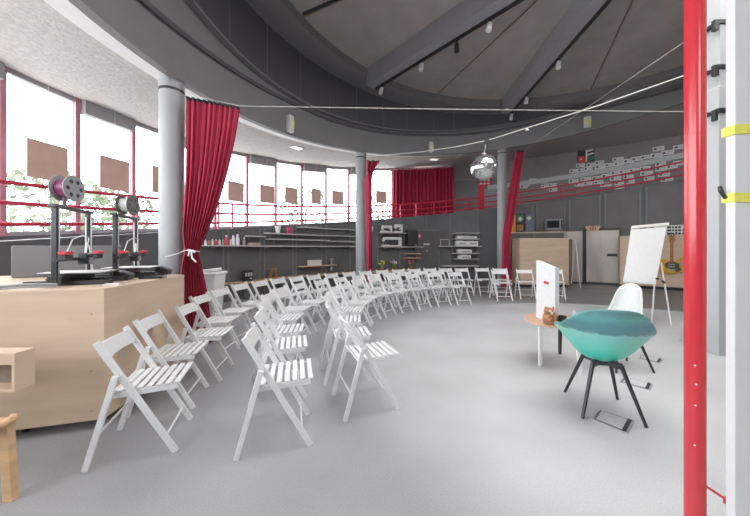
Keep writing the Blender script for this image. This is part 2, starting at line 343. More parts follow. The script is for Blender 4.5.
# roof: ring beam, flat board ceiling, radial beams and seams
ring = MB(); ring.arc(0, 360, [(R_RING, 6.23), (R_RING+0.06, 6.19), (R_COL+0.1, 6.18), (R_COL+0.1, 6.5), (R_RING, 6.42)], 120)
bmesh.ops.remove_doubles(ring.bm, verts=ring.bm.verts, dist=1e-4)
struct(ring.build('ceiling_ring_beam', M['ringbeam'], smooth=True, auto=50))
struct(MB().lathe([(0.01, 6.42), (R_COL, 6.42), (R_COL, 6.55), (0.01, 6.55)], (CX, CY, 0), 96).build('ceiling', M['roof']))
k = 60
for i in range(8):
    th = 131.6-45*i+ (0 if i else 0); k += 1
    a, b = pol(0.5, th, 0), pol(R_RING+0.05, th, 0)
    struct(MB().bar((a.x, a.y, 6.20), (b.x, b.y, 6.20), 0.46, 0.34, (0,0,1)).build('trim_%d' % k, M['beam']))
    k += 1; th2 = th-22.5
    a, b = pol(0.6, th2, 0), pol(R_RING, th2, 0)
    struct(MB().bar((a.x, a.y, 6.405), (b.x, b.y, 6.41), 0.02, 0.025, (0,0,1)).build('trim_%d' % k, M['bark']))
struct(MB().lathe([(0.9, 6.0), (0.95, 6.42), (0.01, 6.42), (0.01, 6.0)], (CX, CY, 0), 32).build('ceiling_hub', M['beam']))

# ------------------------------------------------------------------ windows
TK = lambda i: 173.05-5.87*i
for i in range(-2, 14):
    a, b = TK(i), TK(i+1)
    if b < TW: b = TW
    w = bpy.data.objects.new('window_%d' % (i+3), None); COL.objects.link(w); w.location = pol(R_OUT, (a+b)/2, h_wall((a+b)/2)); struct(w)
    lo = lambda t: h_wall(t)+0.02
    hi = lambda t: h_win(t)-0.01
    m = MB()
    m.arc(a+0.22, a-0.22, [(R_OUT-0.05, lo), (R_OUT+0.06, lo), (R_OUT+0.06, hi), (R_OUT-0.05, hi)], 2)
    m.build('mullion', M['pinkframe'], w)
    m = MB()
    m.arc(a-0.22, b+0.22, [(R_OUT-0.03, lambda t: hi(t)-0.10), (R_OUT+0.06, lambda t: hi(t)-0.10), (R_OUT+0.06, hi), (R_OUT-0.03, hi)], 4)
    m.arc(a-0.22, b+0.22, [(R_OUT-0.03, lo), (R_OUT+0.06, lo), (R_OUT+0.06, lambda t: lo(t)+0.07), (R_OUT-0.03, lambda t: lo(t)+0.07)], 4)
    m.build('sash', M['column'], w)
    MB().arc(a-0.22, b+0.22, [(R_OUT+0.01, lambda t: lo(t)+0.07), (R_OUT+0.02, lambda t: lo(t)+0.07), (R_OUT+0.02, lambda t: hi(t)-0.10), (R_OUT+0.01, lambda t: hi(t)-0.10)], 4).build('pane', M['glass'], w)
    if i % 2 == 1:
        MB().arc(a-0.3, b+0.3, [(R_OUT-0.16, lambda t: hi(t)-0.30), (R_OUT-0.02, lambda t: hi(t)-0.30), (R_OUT-0.02, lambda t: hi(t)-0.02), (R_OUT-0.16, lambda t: hi(t)-0.02)], 4).build('roller_blind_box', M['greyplastic'], w)

# ================================================================== COLUMNS, CENTRAL PILLAR, POST, PIPE
def column(u, r, label):
    th, _, Y = onR(u, R_COL+0.17); p = pol(R_COL+0.17, th); zt = h_fasc(th)+0.04
    c = thing('column', label, 'column', p)
    m = MB(); m.lathe([(r, 0.0), (r, zt)], p, 36); m.build('shaft', M['column'], c, smooth=True)
    m = MB(); m.lathe([(r+0.006, zt-0.20), (r+0.006, zt-0.165)], p, 36); m.build('collar', M['black'], c, smooth=True)
    return p
COL1 = column(172, 0.158, 'thick light grey round column beside the plywood counter with the 3D printers')
COL2 = column(361, 0.160, 'round grey column behind the chair rows, between the long wall shelves and the sewing machines')
COL3 = column(502, 0.160, 'round grey column behind the mirror ball, beside the tall narrow red curtain')
thp = 41.6
c4 = pol(R_COL+0.12, thp)
c = thing('column', 'round grey column almost hidden behind the red pipe', 'column', c4)
MB().lathe([(0.16, 0), (0.16, h_fasc(thp)+0.04)], c4, 24).build('shaft', M['column'], c, smooth=True)

PX, PY = 4.42, 3.80
c = thing('central_pillar', 'square pale grey pillar in the middle of the hall with black cable clamps', 'pillar', (PX+0.10, PY+0.10, 0))
MB().box((PX+0.14, PY+0.1, 3.2), (0.21, 0.26, 6.4)).build('shaft', M['pillar'], c)
MB().box((PX+0.13, PY+0.09, 1.73), (0.30, 0.30, 3.46)).build('sleeve', M['pillar'], c, bevel=0.008)
for z in (3.14, 3.72, 4.30):
    w_ = 0.34 if z < 3.46 else 0.27
    m = MB(); m.box((PX+0.13, PY+0.09, z), (w_, w_, 0.06)); m.box((PX-0.03, PY-0.03, z-0.05), (0.06, 0.05, 0.14)); m.build('cable_clamp', M['black'], c, bevel=0.006)

# white steel post close to the camera, with two yellow straps
c = thing('steel_post', 'white steel post close to the camera with two yellow straps around it', 'post', (1.80, 1.34, 0))
m = MB(); m.box((1.80, 1.3175, 3.2), (0.40, 0.035, 6.4)); m.build('front_plate', M['postwhite'], c, bevel=0.004)
m = MB(); m.box((2.02, 1.435, 3.2), (0.03, 0.20, 6.4)); m.build('web', M['white'], c)
for z, tl in ((1.905, 0.02), (1.605, -0.02)):
    m = MB(); m.hexa([Vector((1.592, 1.293, z-0.02)), Vector((2.008, 1.293, z-0.02+tl)), Vector((2.008, 1.342, z-0.02+tl)), Vector((1.592, 1.342, z-0.02)),
                      Vector((1.592, 1.293, z+0.022)), Vector((2.008, 1.293, z+0.022+tl)), Vector((2.008, 1.342, z+0.022+tl)), Vector((1.592, 1.342, z+0.022))])
    s = m.build('strap', M['yellow'], c)
    if tl < 0: MB().tube([(1.592, 1.325, z), (1.575, 1.332, z+0.035), (1.582, 1.34, z+0.055), (1.594, 1.338, z+0.02)], 0.008, 6).build('buckle', M['black'], s)
# red pipe
c = thing('standing_pipe', 'glossy red pipe rising from floor to roof beside the white steel post', 'pipe', (1.556, 1.42, 0))
MB().lathe([(0.0385, 0), (0.0385, 6.4)], (1.556, 1.42, 0), 32).build('tube', M['pipered'], c, smooth=True)
m = MB()
for z in (0.155, 1.93): m.lathe([(0.0385, z-0.004), (0.0395, z), (0.0385, z+0.004)], (1.556, 1.42, 0), 32)
m.build('weld_seam', M['pipered'], c, smooth=True)
m = MB(); m.tube([(1.59, 1.42, 0.235), (1.64, 1.37, 0.205)], 0.006, 8); m.box((1.642, 1.352, 0.203), (0.025, 0.03, 0.03)); m.build('wall_bracket', M['pipered'], c)
m = MB()
for z, dx in ((0.82, -0.018), (0.63, -0.012), (0.44, -0.020), (0.73, 0.002)):
    m.lathe([(0.0008, 0), (0.004, 0.0003), (0.0008, 0.0006)], (1.556-0.026+dx*0.3, 1.42-0.0285, z), 8, Vector((-0.6, -0.8, 0)))
m.build('chipped_paint', M['white'], c)

# ================================================================== RAILING, HANDRAIL
r = thing('railing', 'red tubular railing on top of the sloping ramp wall', 'railing', pol(R_WALL, 100, 0))
for f in (h_rail1, h_rail2, h_rail3):
    MB().tube([pol(R_WALL+0.06, t, f(t)) for t in [TH0+2*i for i in range(int((TH1-TH0)/2)+1)]], 0.029, 8).build('rail', M['railred'], r, smooth=True)
for u in (-45, 137, 218.3, 232.4, 297, 348, 389.6, 400.5, 416, 434, 446, 470, 560, 625.4, 700):
    t = onR(u, R_WALL+0.06)[0]; p = pol(R_WALL+0.06, t)
    MB().bar((p.x, p.y, h_wall(t)), (p.x, p.y, h_rail1(t)), 0.045, 0.03, (math.cos(math.radians(t)), math.sin(math.radians(t)), 0)).build('post', M['railred'], r)
hr = MB().arc(TH0, 83, [(R_OUT-0.10, lambda t: h_band(t)-0.20), (R_OUT-0.02, lambda t: h_band(t)-0.20), (R_OUT-0.02, lambda t: h_band(t)), (R_OUT-0.10, lambda t: h_band(t))])
tag(hr.build('wall_handrail', M['pillar']), 'pale grey band rising along the upper wall among the paper cards', 'handrail')

# ================================================================== CURTAINS
def curtain(name, label, rows, folds, amp, tape=True, n=72, group=None):
    """rows: (left point, right point) from top to bottom; cloth hangs between them in folds"""
    base = (rows[0][0]+rows[0][1])/2
    t = thing(name, label, 'curtain', (base.x, base.y, 0), 0, group)
    def at(v):
        x = v*(len(rows)-1); i = min(int(x), len(rows)-2); f = x-i
        def cr(j):
            g = lambda q: rows[min(max(q, 0), len(rows)-1)][j]
            p0, p1, p2, p3 = g(i-1), g(i), g(i+1), g(i+2)
            return 0.5*((2*p1)+(p2-p0)*f+(2*p0-5*p1+4*p2-p3)*f*f+(3*p1-p0-3*p2+p3)*f**3)
        return cr(0), cr(1)
    ph = [random.uniform(-0.6, 0.6) for _ in range(int(folds)+2)]
    def fn(a, v, off=0.0):
        L, R = at(v); d = R-L; nrm = Vector((d.y, -d.x, 0)).normalized()
        w = d.length/rows_w
        s = a*folds; q = ph[int(s)]
        z = amp*(0.55+0.75*(1-min(1, w)))*math.sin(2*PI*s+q*math.sin(PI*v))
        z += 0.3*amp*math.sin(2*PI*s*2.3+3*v)
        return L+d*a+nrm*(z+off)
    rows_w = (rows[0][1]-rows[0][0]).length
    MB().grid(fn, n, 40).build('cloth', M['curtain'], t, smooth=True, auto=80)
    if tape: MB().grid(lambda a, v: fn(a, v*0.022, 0.012)+Vector((0, 0, 0.006)), n, 2).build('heading_tape', M['hem'], t, smooth=True, auto=80)
    return t, fn
Y1 = 4.12
rows1 = []
for v, ul, ur, y in ((99, 186.5, 240, 0), (120, 186, 238.5, 0), (145, 186, 234, 0), (175, 185.5, 227, 0), (205, 184, 218, 0), (232, 182.5, 208, 0), (251, 184, 199.5, 0), (262, 182, 201, 0), (285, 180, 206, 0), (315, 180, 210, 0), (343, 180, 213, 0)):
    a, b = px(ul, v, 4.12), px(ur, v, 4.27)
    rows1.append((a, b))
rows1[0] = (px(186.5, 97, 4.12), px(240, 108, 4.28))
cur1, _ = curtain('velvet_curtain', 'wide crimson curtain tied back with a white cord beside the thick column', rows1, 10, 0.035)
tp = (rows1[6][0]+rows1[6][1])/2
m = MB(); m.tube([px(165, 257, 4.0-0.02), px(178, 253.5, 3.98), px(185, 250.5, 4.02), px(192, 250, 4.03), px(200, 252, 4.1)], 0.006, 6)
m.tube([px(191, 250, 4.0), px(192, 258, 3.99), px(196, 262, 3.98)], 0.012, 6); m.tube([px(190, 250, 4.0), px(188, 256, 3.99)], 0.010, 6); m.tube([px(188, 250, 4.0), px(195, 252, 4.0)], 0.016, 6)
m.build('tie_cord', M['white'], cur1)
rows2 = [(px(366.6, v, 8.62), px(ur, v, 8.70)) for v, ur in ((161, 379.8), (170, 374), (180, 369.3), (195, 369.3), (220, 370), (245, 371), (265, 371.4), (292, 372))]
curtain('velvet_curtain', 'narrow crimson curtain gathered behind the column next to the sewing machine shelves', rows2, 2.6, 0.10)
rows3 = [(px(ul, v, 10.15), px(ur, v, 10.22)) for v, ul, ur in ((151, 515.6, 523.8), (165, 513, 521.5), (180, 510.3, 519.4), (200, 506.5, 517.2), (220, 504, 513.5), (238, 502.4, 509.6), (252, 501.6, 509.6), (270, 501, 511.5), (287, 500.5, 512.5))]
curtain('velvet_curtain', 'tall slanting crimson curtain tied beside the column near the mirror ball', rows3, 2.6, 0.12)
tl, tr = onR(393.5, 10.05)[0], onR(453.5, 10.05)[0]
def fn4(a, v):
    t = tl+(tr-tl)*a; z = h_win(t)-0.16-v*(h_win(t)-0.16-h_wall(t)+0.28)
    return pol(10.05+0.09*math.sin(a*2*PI*17+0.8*math.sin(5*a))+0.02*math.sin(a*61+2*v), t, z)
c = thing('velvet_curtain', 'broad closed crimson curtain hanging upstairs behind the red railing', 'curtain', pol(10.05, (tl+tr)/2))
MB().grid(fn4, 220, 14).build('cloth', M['curtain'], c, smooth=True, auto=80)
MB().tube([pol(10.05, tl+(tr-tl)*i/8, h_win(tl+(tr-tl)*i/8)-0.13) for i in range(9)], 0.012, 6).build('curtain_track', M['alu'], c)

# ================================================================== WIRES, MIRROR BALL, HANGING BOARDS
tag(MB().tube([px(186, 94, 4.10), px(240, 106, 4.28), (1.04, 4.04, 3.30), (PX-0.03, PY-0.02, 3.14)], 0.0042, 6).build('wire', M['wire']), 'thin pale wire stretched level across the hall from the wide curtain', 'wire')
pts = [(COL2.x+0.1, COL2.y-0.12, 4.16), px(420, 152, 7.6), px(455, 147, 6.7), px(487, 140.5, 6.03), px(530, 127, 5.38), px(565, 116, 4.95), px(600, 105, 4.64), px(640, 91, 4.25), px(683, 76, 3.95), (PX-0.03, PY-0.03, 3.70)]
tag(MB().tube(pts, 0.009, 6).build('power_cable', M['wire'], smooth=True), 'sagging white cable carrying the mirror ball between column and central pillar', 'cable')
m = MB(); m.lathe([(0.0, 0), (0.035, -0.05), (0.0, -0.055)], px(527, 127.5, 5.42), 8); 
tag(m.build('cable_plug', M['white']), 'small white plug hanging on the sagging white cable', 'plug')
tag(MB().tube([rows3[0][1]+Vector((0, 0, 0.03)), (PX-0.07, PY-0.02, 4.28)], 0.0045, 6).build('wire', M['wire']), 'thin wire rising steeply from the tall slanting curtain to the central pillar', 'wire')
bc = px(484, 167.5, 6.03); BR = 0.268
c = thing('mirror_ball', 'silver mirror ball hanging from the sagging cable', 'disco ball', bc)
m = MB(); nlat, nlon = 26, 52
for i in range(nlat):
    a0, a1 = PI*(i+0.06)/nlat-PI/2, PI*(i+0.94)/nlat-PI/2
    nn = max(6, int(nlon*math.cos((a0+a1)/2)))
    for j in range(nn):
        b0, b1 = 2*PI*(j+0.05)/nn, 2*PI*(j+0.95)/nn
        m.face([m.bm.verts.new(bc+BR*Vector((math.cos(a)*math.cos(b), math.cos(a)*math.sin(b), math.sin(a)))) for a, b in ((a0, b0), (a0, b1), (a1, b1), (a1, b0))])
m.build('mirror_tiles', M['mirror'], c, recalc=False)
m = MB(); m.lathe([(0.985*BR*math.cos(PI*i/16-PI/2)+1e-4, 0.985*BR*math.sin(PI*i/16-PI/2)) for i in range(17)], bc, 32); m.build('core', M['greyplastic'], c, smooth=True)
m = MB(); m.lathe([(0.05, BR-0.01), (0.05, BR+0.02)], bc, 16); m.tube([bc+Vector((0, 0, BR)), px(486, 143, 6.03)], 0.008, 6); m.build('hanger', M['alu'], c)
MB().box(px(486.5, 142, 6.03), (0.09, 0.09, 0.07)).build('motor', M['black'], c, bevel=0.01)

hb = [(27, 68, 143, 180), (100, 129, 158.5, 190), (152.5, 176, 168, 194), (228, 244, 182, 201.5), (260, 274.5, 185.5, 203), (285, 297.5, 187.5, 203.5), (311.5, 321, 189, 204), (332, 343.5, 191, 204.5), (355.5, 368, 190.5, 204.5), (376, 386.5, 191, 203)]
names = ['largest brown board hung in the first big window at the near end', 'brown board hung in the window between the two 3D printers', 'brown board in the window mostly hidden by the thick column', 'brown board in the first window past the wide curtain', 'brown board in the second window past the wide curtain', 'brown board in the third window past the wide curtain', 'smaller brown board in the fourth window past the wide curtain', 'brown board in the fifth window, just before the second column', 'brown board hidden mostly by the second column', 'brown board in the last bare window before the upstairs curtain']
for (u0, u1, v0, v1), nm in zip(hb, names):
    RR = 10.12; t0, t1 = onR(u0, RR)[0], onR(u1, RR)[0]; tm = (t0+t1)/2; Ym = onR((u0+u1)/2, RR)[2]
    z1, z0 = H+(CV-v0)/F*Ym, H+(CV-v1)/F*Ym
    w = min(RR*math.radians(abs(t0-t1)), 0.62)
    p = pol(RR, tm); c = thing('hanging_board', nm, 'hanging board', (p.x, p.y, z0), 0, 'brown boards hung in the windows')
    m = MB(); m.box((p.x, p.y, (z0+z1)/2), (w, 0.015, z1-z0), math.radians(tm-90)); m.build('board', M['brownboard'], c)
    MB().tube([(p.x, p.y, z1), (p.x, p.y, h_win(tm)-0.02)], 0.004, 5).build('cord', M['wire'], c)

# ================================================================== CEILING FITTINGS
for th, ths, lab in ((131.6, [(382, 'white', 'white spotlight at the outer end of the roof beam above the second column'), (422, 'white', 'white spotlight halfway along the roof beam above the second column'), (457, 'black', 'black spotlight on the roof beam above the second column'), (490, 'white', 'white spotlight at the top of the picture on the beam above the second column')], 'black lighting track under the roof beam above the second column'),
                     (86.6, [(511.7, 'white', 'white spotlight at the outer end of the roof beam above the mirror ball'), (526.7, 'white', 'second white spotlight from the outer end of the beam above the mirror ball'), (559, 'white', 'white spotlight nearest the hall centre on the beam above the mirror ball')], 'black lighting track under the roof beam above the mirror ball')):
    a, b = pol(1.0, th), pol(R_RING-0.03, th); d = Vector((-math.sin(math.radians(th)), math.cos(math.radians(th)), 0))
    o = d*(-0.12)
    tr_ = MB().bar((a.x+o.x, a.y+o.y, 5.945), (b.x+o.x, b.y+o.y, 5.945), 0.05, 0.06, (0,0,1)).build('light_track', M['black']); tag(tr_, lab, 'lighting track')
    for u, colr, sl in ths:
        # point along the track that shows at column u
        best = min((abs(CU+F*(pol(q/100, th).x+o.x)/(pol(q/100, th).y+o.y)-u), q/100) for q in range(100, 628, 2))[1]
        p = pol(best, th, 5.945)+o
        s = thing('spotlight', sl, 'spotlight', (p.x, p.y, 5.92), 0, 'spotlights on the roof beams')
        MB().box((p.x, p.y, 5.89), (0.05, 0.05, 0.06)).build('adapter', M['black'], s)
        m = MB(); ax = Vector((-0.25, -0.25, -1)) if colr == 'white' else Vector((0, 0, -1))
        q = Vector((p.x, p.y, 5.87)); m.lathe([(0.03, 0), (0.05, 0.03), (0.055, 0.20), (0.045, 0.20)], q, 16, ax.normalized()); m.build('lamp_head', M['white' if colr == 'white' else 'black'], s, smooth=True)
p0, p1 = px(303, 14, 6.6), px(338, 0, 5.9)
p0.z = p1.z = 6.0
p0 = Vector((-1.50, 6.25, 6.53-0.0)); 
def onz(u, v, z): Y = (z-H)*F/(CV-v); return Vector(((u-CU)/F*Y, Y, z))
a, b = onz(303, 14, 5.9), onz(342, -3, 5.9)
t = thing('light_track', 'short black lighting track hung on a rod below the roof boards', 'lighting track', (a+b)/2)
MB().bar(a, b, 0.04, 0.035, (0,0,1)).build('rail', M['black'], t)
e = a+(b-a)*0.55; MB().tube([e, (e.x, e.y, 6.42)], 0.008, 6).build('rod', M['black'], t)
# pendant emergency signs on the fascia
for u, v0, v1, w, lab in ((291, 115.5, 132, 0.14, 'white emergency light box on the grey fascia above the long wall shelves'), (431.5, 142, 152, 0.12, 'white emergency light box on the fascia above the upstairs curtain'), (587.5, 116.5, 127.5, 0.20, 'white and yellow emergency sign on the fascia above the ramp of paper cards')):
    th, _, Y = onR(u, R_COL-0.12); z1, z0 = H+(CV-v0)/F*Y, H+(CV-v1)/F*Y; p = pol(R_COL-0.09, th)
    s = thing('emergency_light', lab, 'emergency light', (p.x, p.y, z0), 0, 'emergency lights on the fascia')
    MB().box((p.x, p.y, (z0+z1)/2), (w, 0.12, z1-z0), math.radians(th-90)).build('housing', M['offwhite'], s, bevel=0.01)
    q = pol(R_COL-0.155, th-0.35); MB().box((q.x, q.y, (z0+z1)/2), (w*0.35, 0.012, (z1-z0)*0.5), math.radians(th-90)).build('sign_panel', M['yellow'], s)
for u, v, lab in ((297, 143, 'square recessed ceiling light on the stucco above the long wall shelves'), (434, 157, 'recessed ceiling light on the stucco above the upstairs curtain'), (40, -4, 'recessed ceiling light at the top corner above the big window')):
    th = onR(u, 7.9)[0]; z = h_so(th)+(h_win(th)-h_so(th))*(0.58/3.18); p = pol(7.9, th, z-0.012)
    s = thing('ceiling_light', lab, 'ceiling light', p, 0, 'recessed lights in the gallery ceiling')
    MB().box(p, (0.34, 0.26, 0.03), math.radians(th-90)).build('frame', M['white'], s); MB().box(p-Vector((0, 0, 0.016)), (0.26, 0.18, 0.01), math.radians(th-90)).build('diffuser', M['lamp'], s)

# ================================================================== PAPER CARDS AND POSTER ON THE UPPER WALL
cards = [(543,182),(526,184.5),(533,180.5),(574,171),(582,170),(588,168.5),(580.5,165.3),(591,164.8),(599.5,162.5),(600,166.8),(610,164.8),(618,159.2),(618.5,163.5),(628.5,161),(637,158.8),(656.5,155.4),(658.5,148.7),(667.5,152.6),(680,146.8),(646,157)]
low = [(545,186.3),(552,185),(553,189.6),(524,186.5),(573.5,181),(579,184.5),(586,179),(588,183.5),(597,178),(598.5,182.3),(606,184.5),(606.5,175.8),(615.5,178.4),(616,172.8),(624,171.8),(619,183),(628.5,176.8),(619.5,187.2),(630,181.5),(634,170.2),(645,168.2),(646.5,173.2),(649,178.4),(661,168.6),(660.5,164),(672,166.5),(664,174.2),(667,179.4),(678.5,163)]
def rnd(a, b): return random.uniform(a, b)
for lst, lab, grp in ((cards, 'small white printed card on the grey upper wall above the pale handrail', 'cards above the pale handrail'), (low, 'small white printed card on the grey upper wall below the pale handrail', 'cards below the pale handrail')):
    for u, v in lst:
        th, z, Y = onR(u, R_OUT-0.01, v); w, hh = rnd(0.29, 0.37), rnd(0.14, 0.18)
        p = pol(R_OUT-0.012, th, z); a = math.radians(th-90)
        m = MB(); m.use(M['paper']).box(p, (w, 0.012, hh), a, 0, rnd(-0.05, 0.05)+0.03)
        q = p+Vector((math.cos(a), math.sin(a), 0))*(-w*0.28)-Vector((math.cos(math.radians(th)), math.sin(math.radians(th)), 0))*0.008
        m.use(M['pickguard']).box(q, (w*0.24, 0.004, hh*0.5), a)
        for j in range(2):
            q2 = p+Vector((math.cos(a), math.sin(a), 0))*(w*0.15)-Vector((math.cos(math.radians(th)), math.sin(math.radians(th)), 0))*0.008+Vector((0, 0, hh*(0.18-0.36*j)))
            m.use(M['column']).box(q2, (w*0.45, 0.004, hh*0.1), a)
        tag(m.build('wall_card'), lab, 'card', grp)
th, z, Y = onR(585.7, 9.3, 156); p = pol(9.3, th, z); a = math.radians(th-90); ex = Vector((math.cos(a), math.sin(a), 0)); en = -Vector((math.cos(math.radians(th)), math.sin(math.radians(th)), 0))
S = 0.56; c = thing('poster', 'square poster with black, red and white blocks on the upper wall', 'poster', p)
MB().box(p, (S, 0.03, S*0.88), a).build('backing', M['black'], c)
m = MB(); m.box(p+ex*(-S*0.22)+Vector((0, 0, -S*0.21))+en*0.018, (S*0.45, 0.008, S*0.42), a); m.build('red_block', M['red'], c)
m = MB(); m.box(p+ex*(S*0.04)+en*0.018, (S*0.09, 0.008, S*0.86), a)
for q, w in ((0.36, 0.36), (0.10, 0.40)): m.box(p+ex*(S*0.27)+Vector((0, 0, S*q))+en*0.018, (S*w, 0.008, S*0.11), a, 0, -0.2)
m.box(p+ex*(-S*0.28)+Vector((0, 0, -S*0.20))+en*0.024, (S*0.10, 0.006, S*0.10), a); m.build('white_lettering', M['paper'], c)
m = MB(); m.box(p+ex*(S*0.27)+Vector((0, 0, -S*0.20))+en*0.017, (S*0.36, 0.006, S*0.3), a); m.build('olive_block', M['green'], c)

# upstairs door and red notice
def on_arc_box(u0, u1, v0, v1, Ra, Rb):
    t0, t1 = onR(u0, Ra)[0], onR(u1, Ra)[0]; Y = onR((u0+u1)/2, Ra)[2]
    return t0, t1, H+(CV-v1)/F*Y, H+(CV-v0)/F*Y
def arcbox(u0, u1, v0, v1, Ra, Rb, n=4):
    t0, t1, z0, z1 = on_arc_box(u0, u1, v0, v1, Ra, Rb)
    return MB().arc(t0, t1, [(Ra, z0), (Rb, z0), (Rb, z1), (Ra, z1)], n)
t0, t1, z0, z1 = on_arc_box(456.5, 474, 180.5, 206, R_OUT-0.02, R_OUT)
d = bpy.data.objects.new('door_1', None); COL.objects.link(d); d.location = pol(R_OUT, (t0+t1)/2, z0); struct(d)
zf = h_wall((t0+t1)/2)-0.3
MB().arc(t0, t1, [(R_OUT-0.03, zf), (R_OUT, zf), (R_OUT, z1), (R_OUT-0.03, z1)], 4).build('leaf', M['batten'], d)
MB().arc(t0+0.3, t1-0.3, [(R_OUT-0.05, z1), (R_OUT, z1), (R_OUT, z1+0.07), (R_OUT-0.05, z1+0.07)], 4).build('lintel', M['column'], d)
t0, t1, z0, z1 = on_arc_box(478.5, 484, 180, 210, R_OUT-0.05, R_OUT)
c = thing('banner', 'narrow red banner beside the upstairs door with a white printed notice', 'banner', pol(R_OUT-0.05, t0, z0))
MB().arc(t0, t1, [(R_OUT-0.05, z0), (R_OUT-0.02, z0), (R_OUT-0.02, z1), (R_OUT-0.05, z1)], 2).build('red_strip', M['red'], c)
m = arcbox(479.5, 492, 178, 186.5, R_OUT-0.07, R_OUT-0.05); m.build('red_header', M['red'], c)
m = MB()
for j in range(2):
    for i in range(3): 
        tt = onR(481+i*3.6, R_OUT-0.08)[0]; zz = onR(485, R_OUT-0.08, 180.3+3.3*j)[1]; q = pol(R_OUT-0.078, tt, zz); m.box(q, (0.13, 0.008, 0.075), math.radians(tt-90))
m.build('white_lettering', M['paper'], c)
m = arcbox(484.5, 497, 189, 208, R_OUT-0.04, R_OUT-0.02); tag(m.build('notice_board', M['column']), 'plain pale board upstairs beside the narrow red banner', 'board')

# ================================================================== SHELVES AND THINGS ALONG THE RAMP WALL
def wshelf(u0, u1, z, depth, label, m=None, th=0.03, name='wall_shelf', R=R_WALL-0.025):
    t0, t1 = onR(u0, R)[0], onR(u1, R)[0]
    n = max(2, int(abs(t1-t0)/2))
    s = thing(name, label, 'shelf', pol(R-depth/2, (t0+t1)/2, z-th))
    MB().arc(t0, t1, [(R-depth, z-th), (R, z-th), (R, z), (R-depth, z)], n).build('board', m or M['shelf'], s)
    for f in ((0.12, 0.88) if abs(t0-t1) < 16 else (0.05, 0.35, 0.65, 0.95)):
        t = t0+(t1-t0)*f; a, b = pol(R, t, z-th), pol(R-depth*0.8, t, z-th)
        MB().slab([a, a-Vector((0, 0, 0.12)), b], (pol(1, t)-pol(0, t)).cross(Vector((0, 0, 1)))*0.02).build('bracket', M['batten'], s)
    return s
SH = 1.45
wshelf(201, 354, SH, 0.26, 'longest grey wall shelf, carrying the row of small bottles')
wshelf(263.5, 352.5, 1.82, 0.22, 'grey wall shelf holding the white pot and red box')
wshelf(265, 327, 1.655, 0.20, 'grey wall shelf just above the longest one, reaching two panels')
wshelf(327.5, 353, 1.625, 0.20, 'short grey wall shelf just above the longest one beside the second column')
wshelf(297, 352.5, 2.06, 0.20, 'topmost grey wall shelf beside the second column')
wshelf(245, 262, 1.72, 0.2, 'short grey wall shelf above the end of the row of bottles')
wshelf(297, 333, 0.80, 0.26, 'wooden wall shelf low down with a white box on it', M['wood'])
b = thing('low_bench', 'long low wooden bench along the dark wall behind the outer chair row', 'bench', pol(R_WALL-0.2, 135))
t0, t1 = onR(222, R_WALL)[0], onR(415, R_WALL)[0]
MB().arc(t0, t1, [(R_WALL-0.42, 0.46), (R_WALL-0.03, 0.46), (R_WALL-0.03, 0.50), (R_WALL-0.42, 0.50)]).build('board', M['wood'], b)
for i in range(6):
    t = t0+(t1-t0)*(i+0.5)/6; MB().arc(t-0.15, t+0.15, [(R_WALL-0.40, 0), (R_WALL-0.05, 0), (R_WALL-0.05, 0.46), (R_WALL-0.40, 0.46)], 2).build('leg', M['batten'], b)
# bottles
bt = [(205.5,5,.028,'offwhite'),(209,5.5,.03,'cat'),(212.5,6,.03,'offwhite'),(216,5.5,.03,'red'),(219.5,6.5,.028,'offwhite'),(223,5.5,.03,'greyplastic'),(226.5,10,.045,'red'),(230.5,7,.03,'offwhite'),(233.3,10,.05,'white'),(237.5,11,.05,'white'),(240.8,7,.03,'black'),(244.2,8,.04,'greyplastic')]
words = ['first', 'second', 'third', 'fourth', 'fifth', 'sixth', 'seventh', 'eighth', 'ninth', 'tenth', 'eleventh', 'twelfth']
cw = {'offwhite': 'cream', 'cat': 'brown', 'red': 'red', 'greyplastic': 'grey', 'white': 'white', 'black': 'black'}
for i, (u, hp, r, cm) in enumerate(bt):
    th, _, Y = onR(u, R_WALL-0.17); hh = hp*Y/F; p = pol(R_WALL-0.17, th, SH)
    b = thing('bottle', '%s %s bottle, %s from the wide curtain on the longest wall shelf' % ('tall' if hp > 8 else 'small', cw[cm], words[i]), 'bottle', p, 0, 'bottles on the longest wall shelf')
    MB().lathe([(r, 0), (r, hh*0.6), (r*0.5, hh*0.78), (r*0.45, hh*0.86)], p, 14).build('body', M[cm], b, smooth=True)
    MB().lathe([(r*0.5, hh*0.86), (r*0.5, hh)], p, 12).build('cap', M['black' if i % 3 == 1 else 'white'], b, smooth=True)
def onshelf(u, z, back=0.14, R=R_WALL-0.025): th, _, Y = onR(u, R-back); return pol(R-back, th, z), math.radians(th-90), Y
p, a, Y = onshelf(278, 1.82)
c = thing('flower_pot', 'white tapered pot on the wall shelf beside a small red box', 'pot', p); m = MB(); m.lathe([(0.055, 0), (0.085, 0.19), (0.095, 0.19), (0.095, 0.215), (0.08, 0.215)], p, 20); m.build('pot', M['white'], c, smooth=True)
MB().lathe([(0.079, 0.19), (0.0, 0.20)], p, 16).build('soil', M['bark'], c)
p, a, Y = onshelf(289, 1.82); m = MB(); m.use(M['pink']).box(p+Vector((0, 0, 0.10)), (0.15, 0.12, 0.20), a); m.use(M['white']).box(p+Vector((0, -0.065, 0.12)), (0.07, 0.01, 0.05), a); tag(m.build('gift_box'), 'small pinkish red box standing on the wall shelf beside the white pot', 'box')
p, a, Y = onshelf(283.5, 1.82); tag(MB().box(p+Vector((0, 0, 0.09)), (0.07, 0.07, 0.18), a).build('carton', M['green'], bevel=0.008), 'narrow dark green carton between the white pot and red box', 'carton')
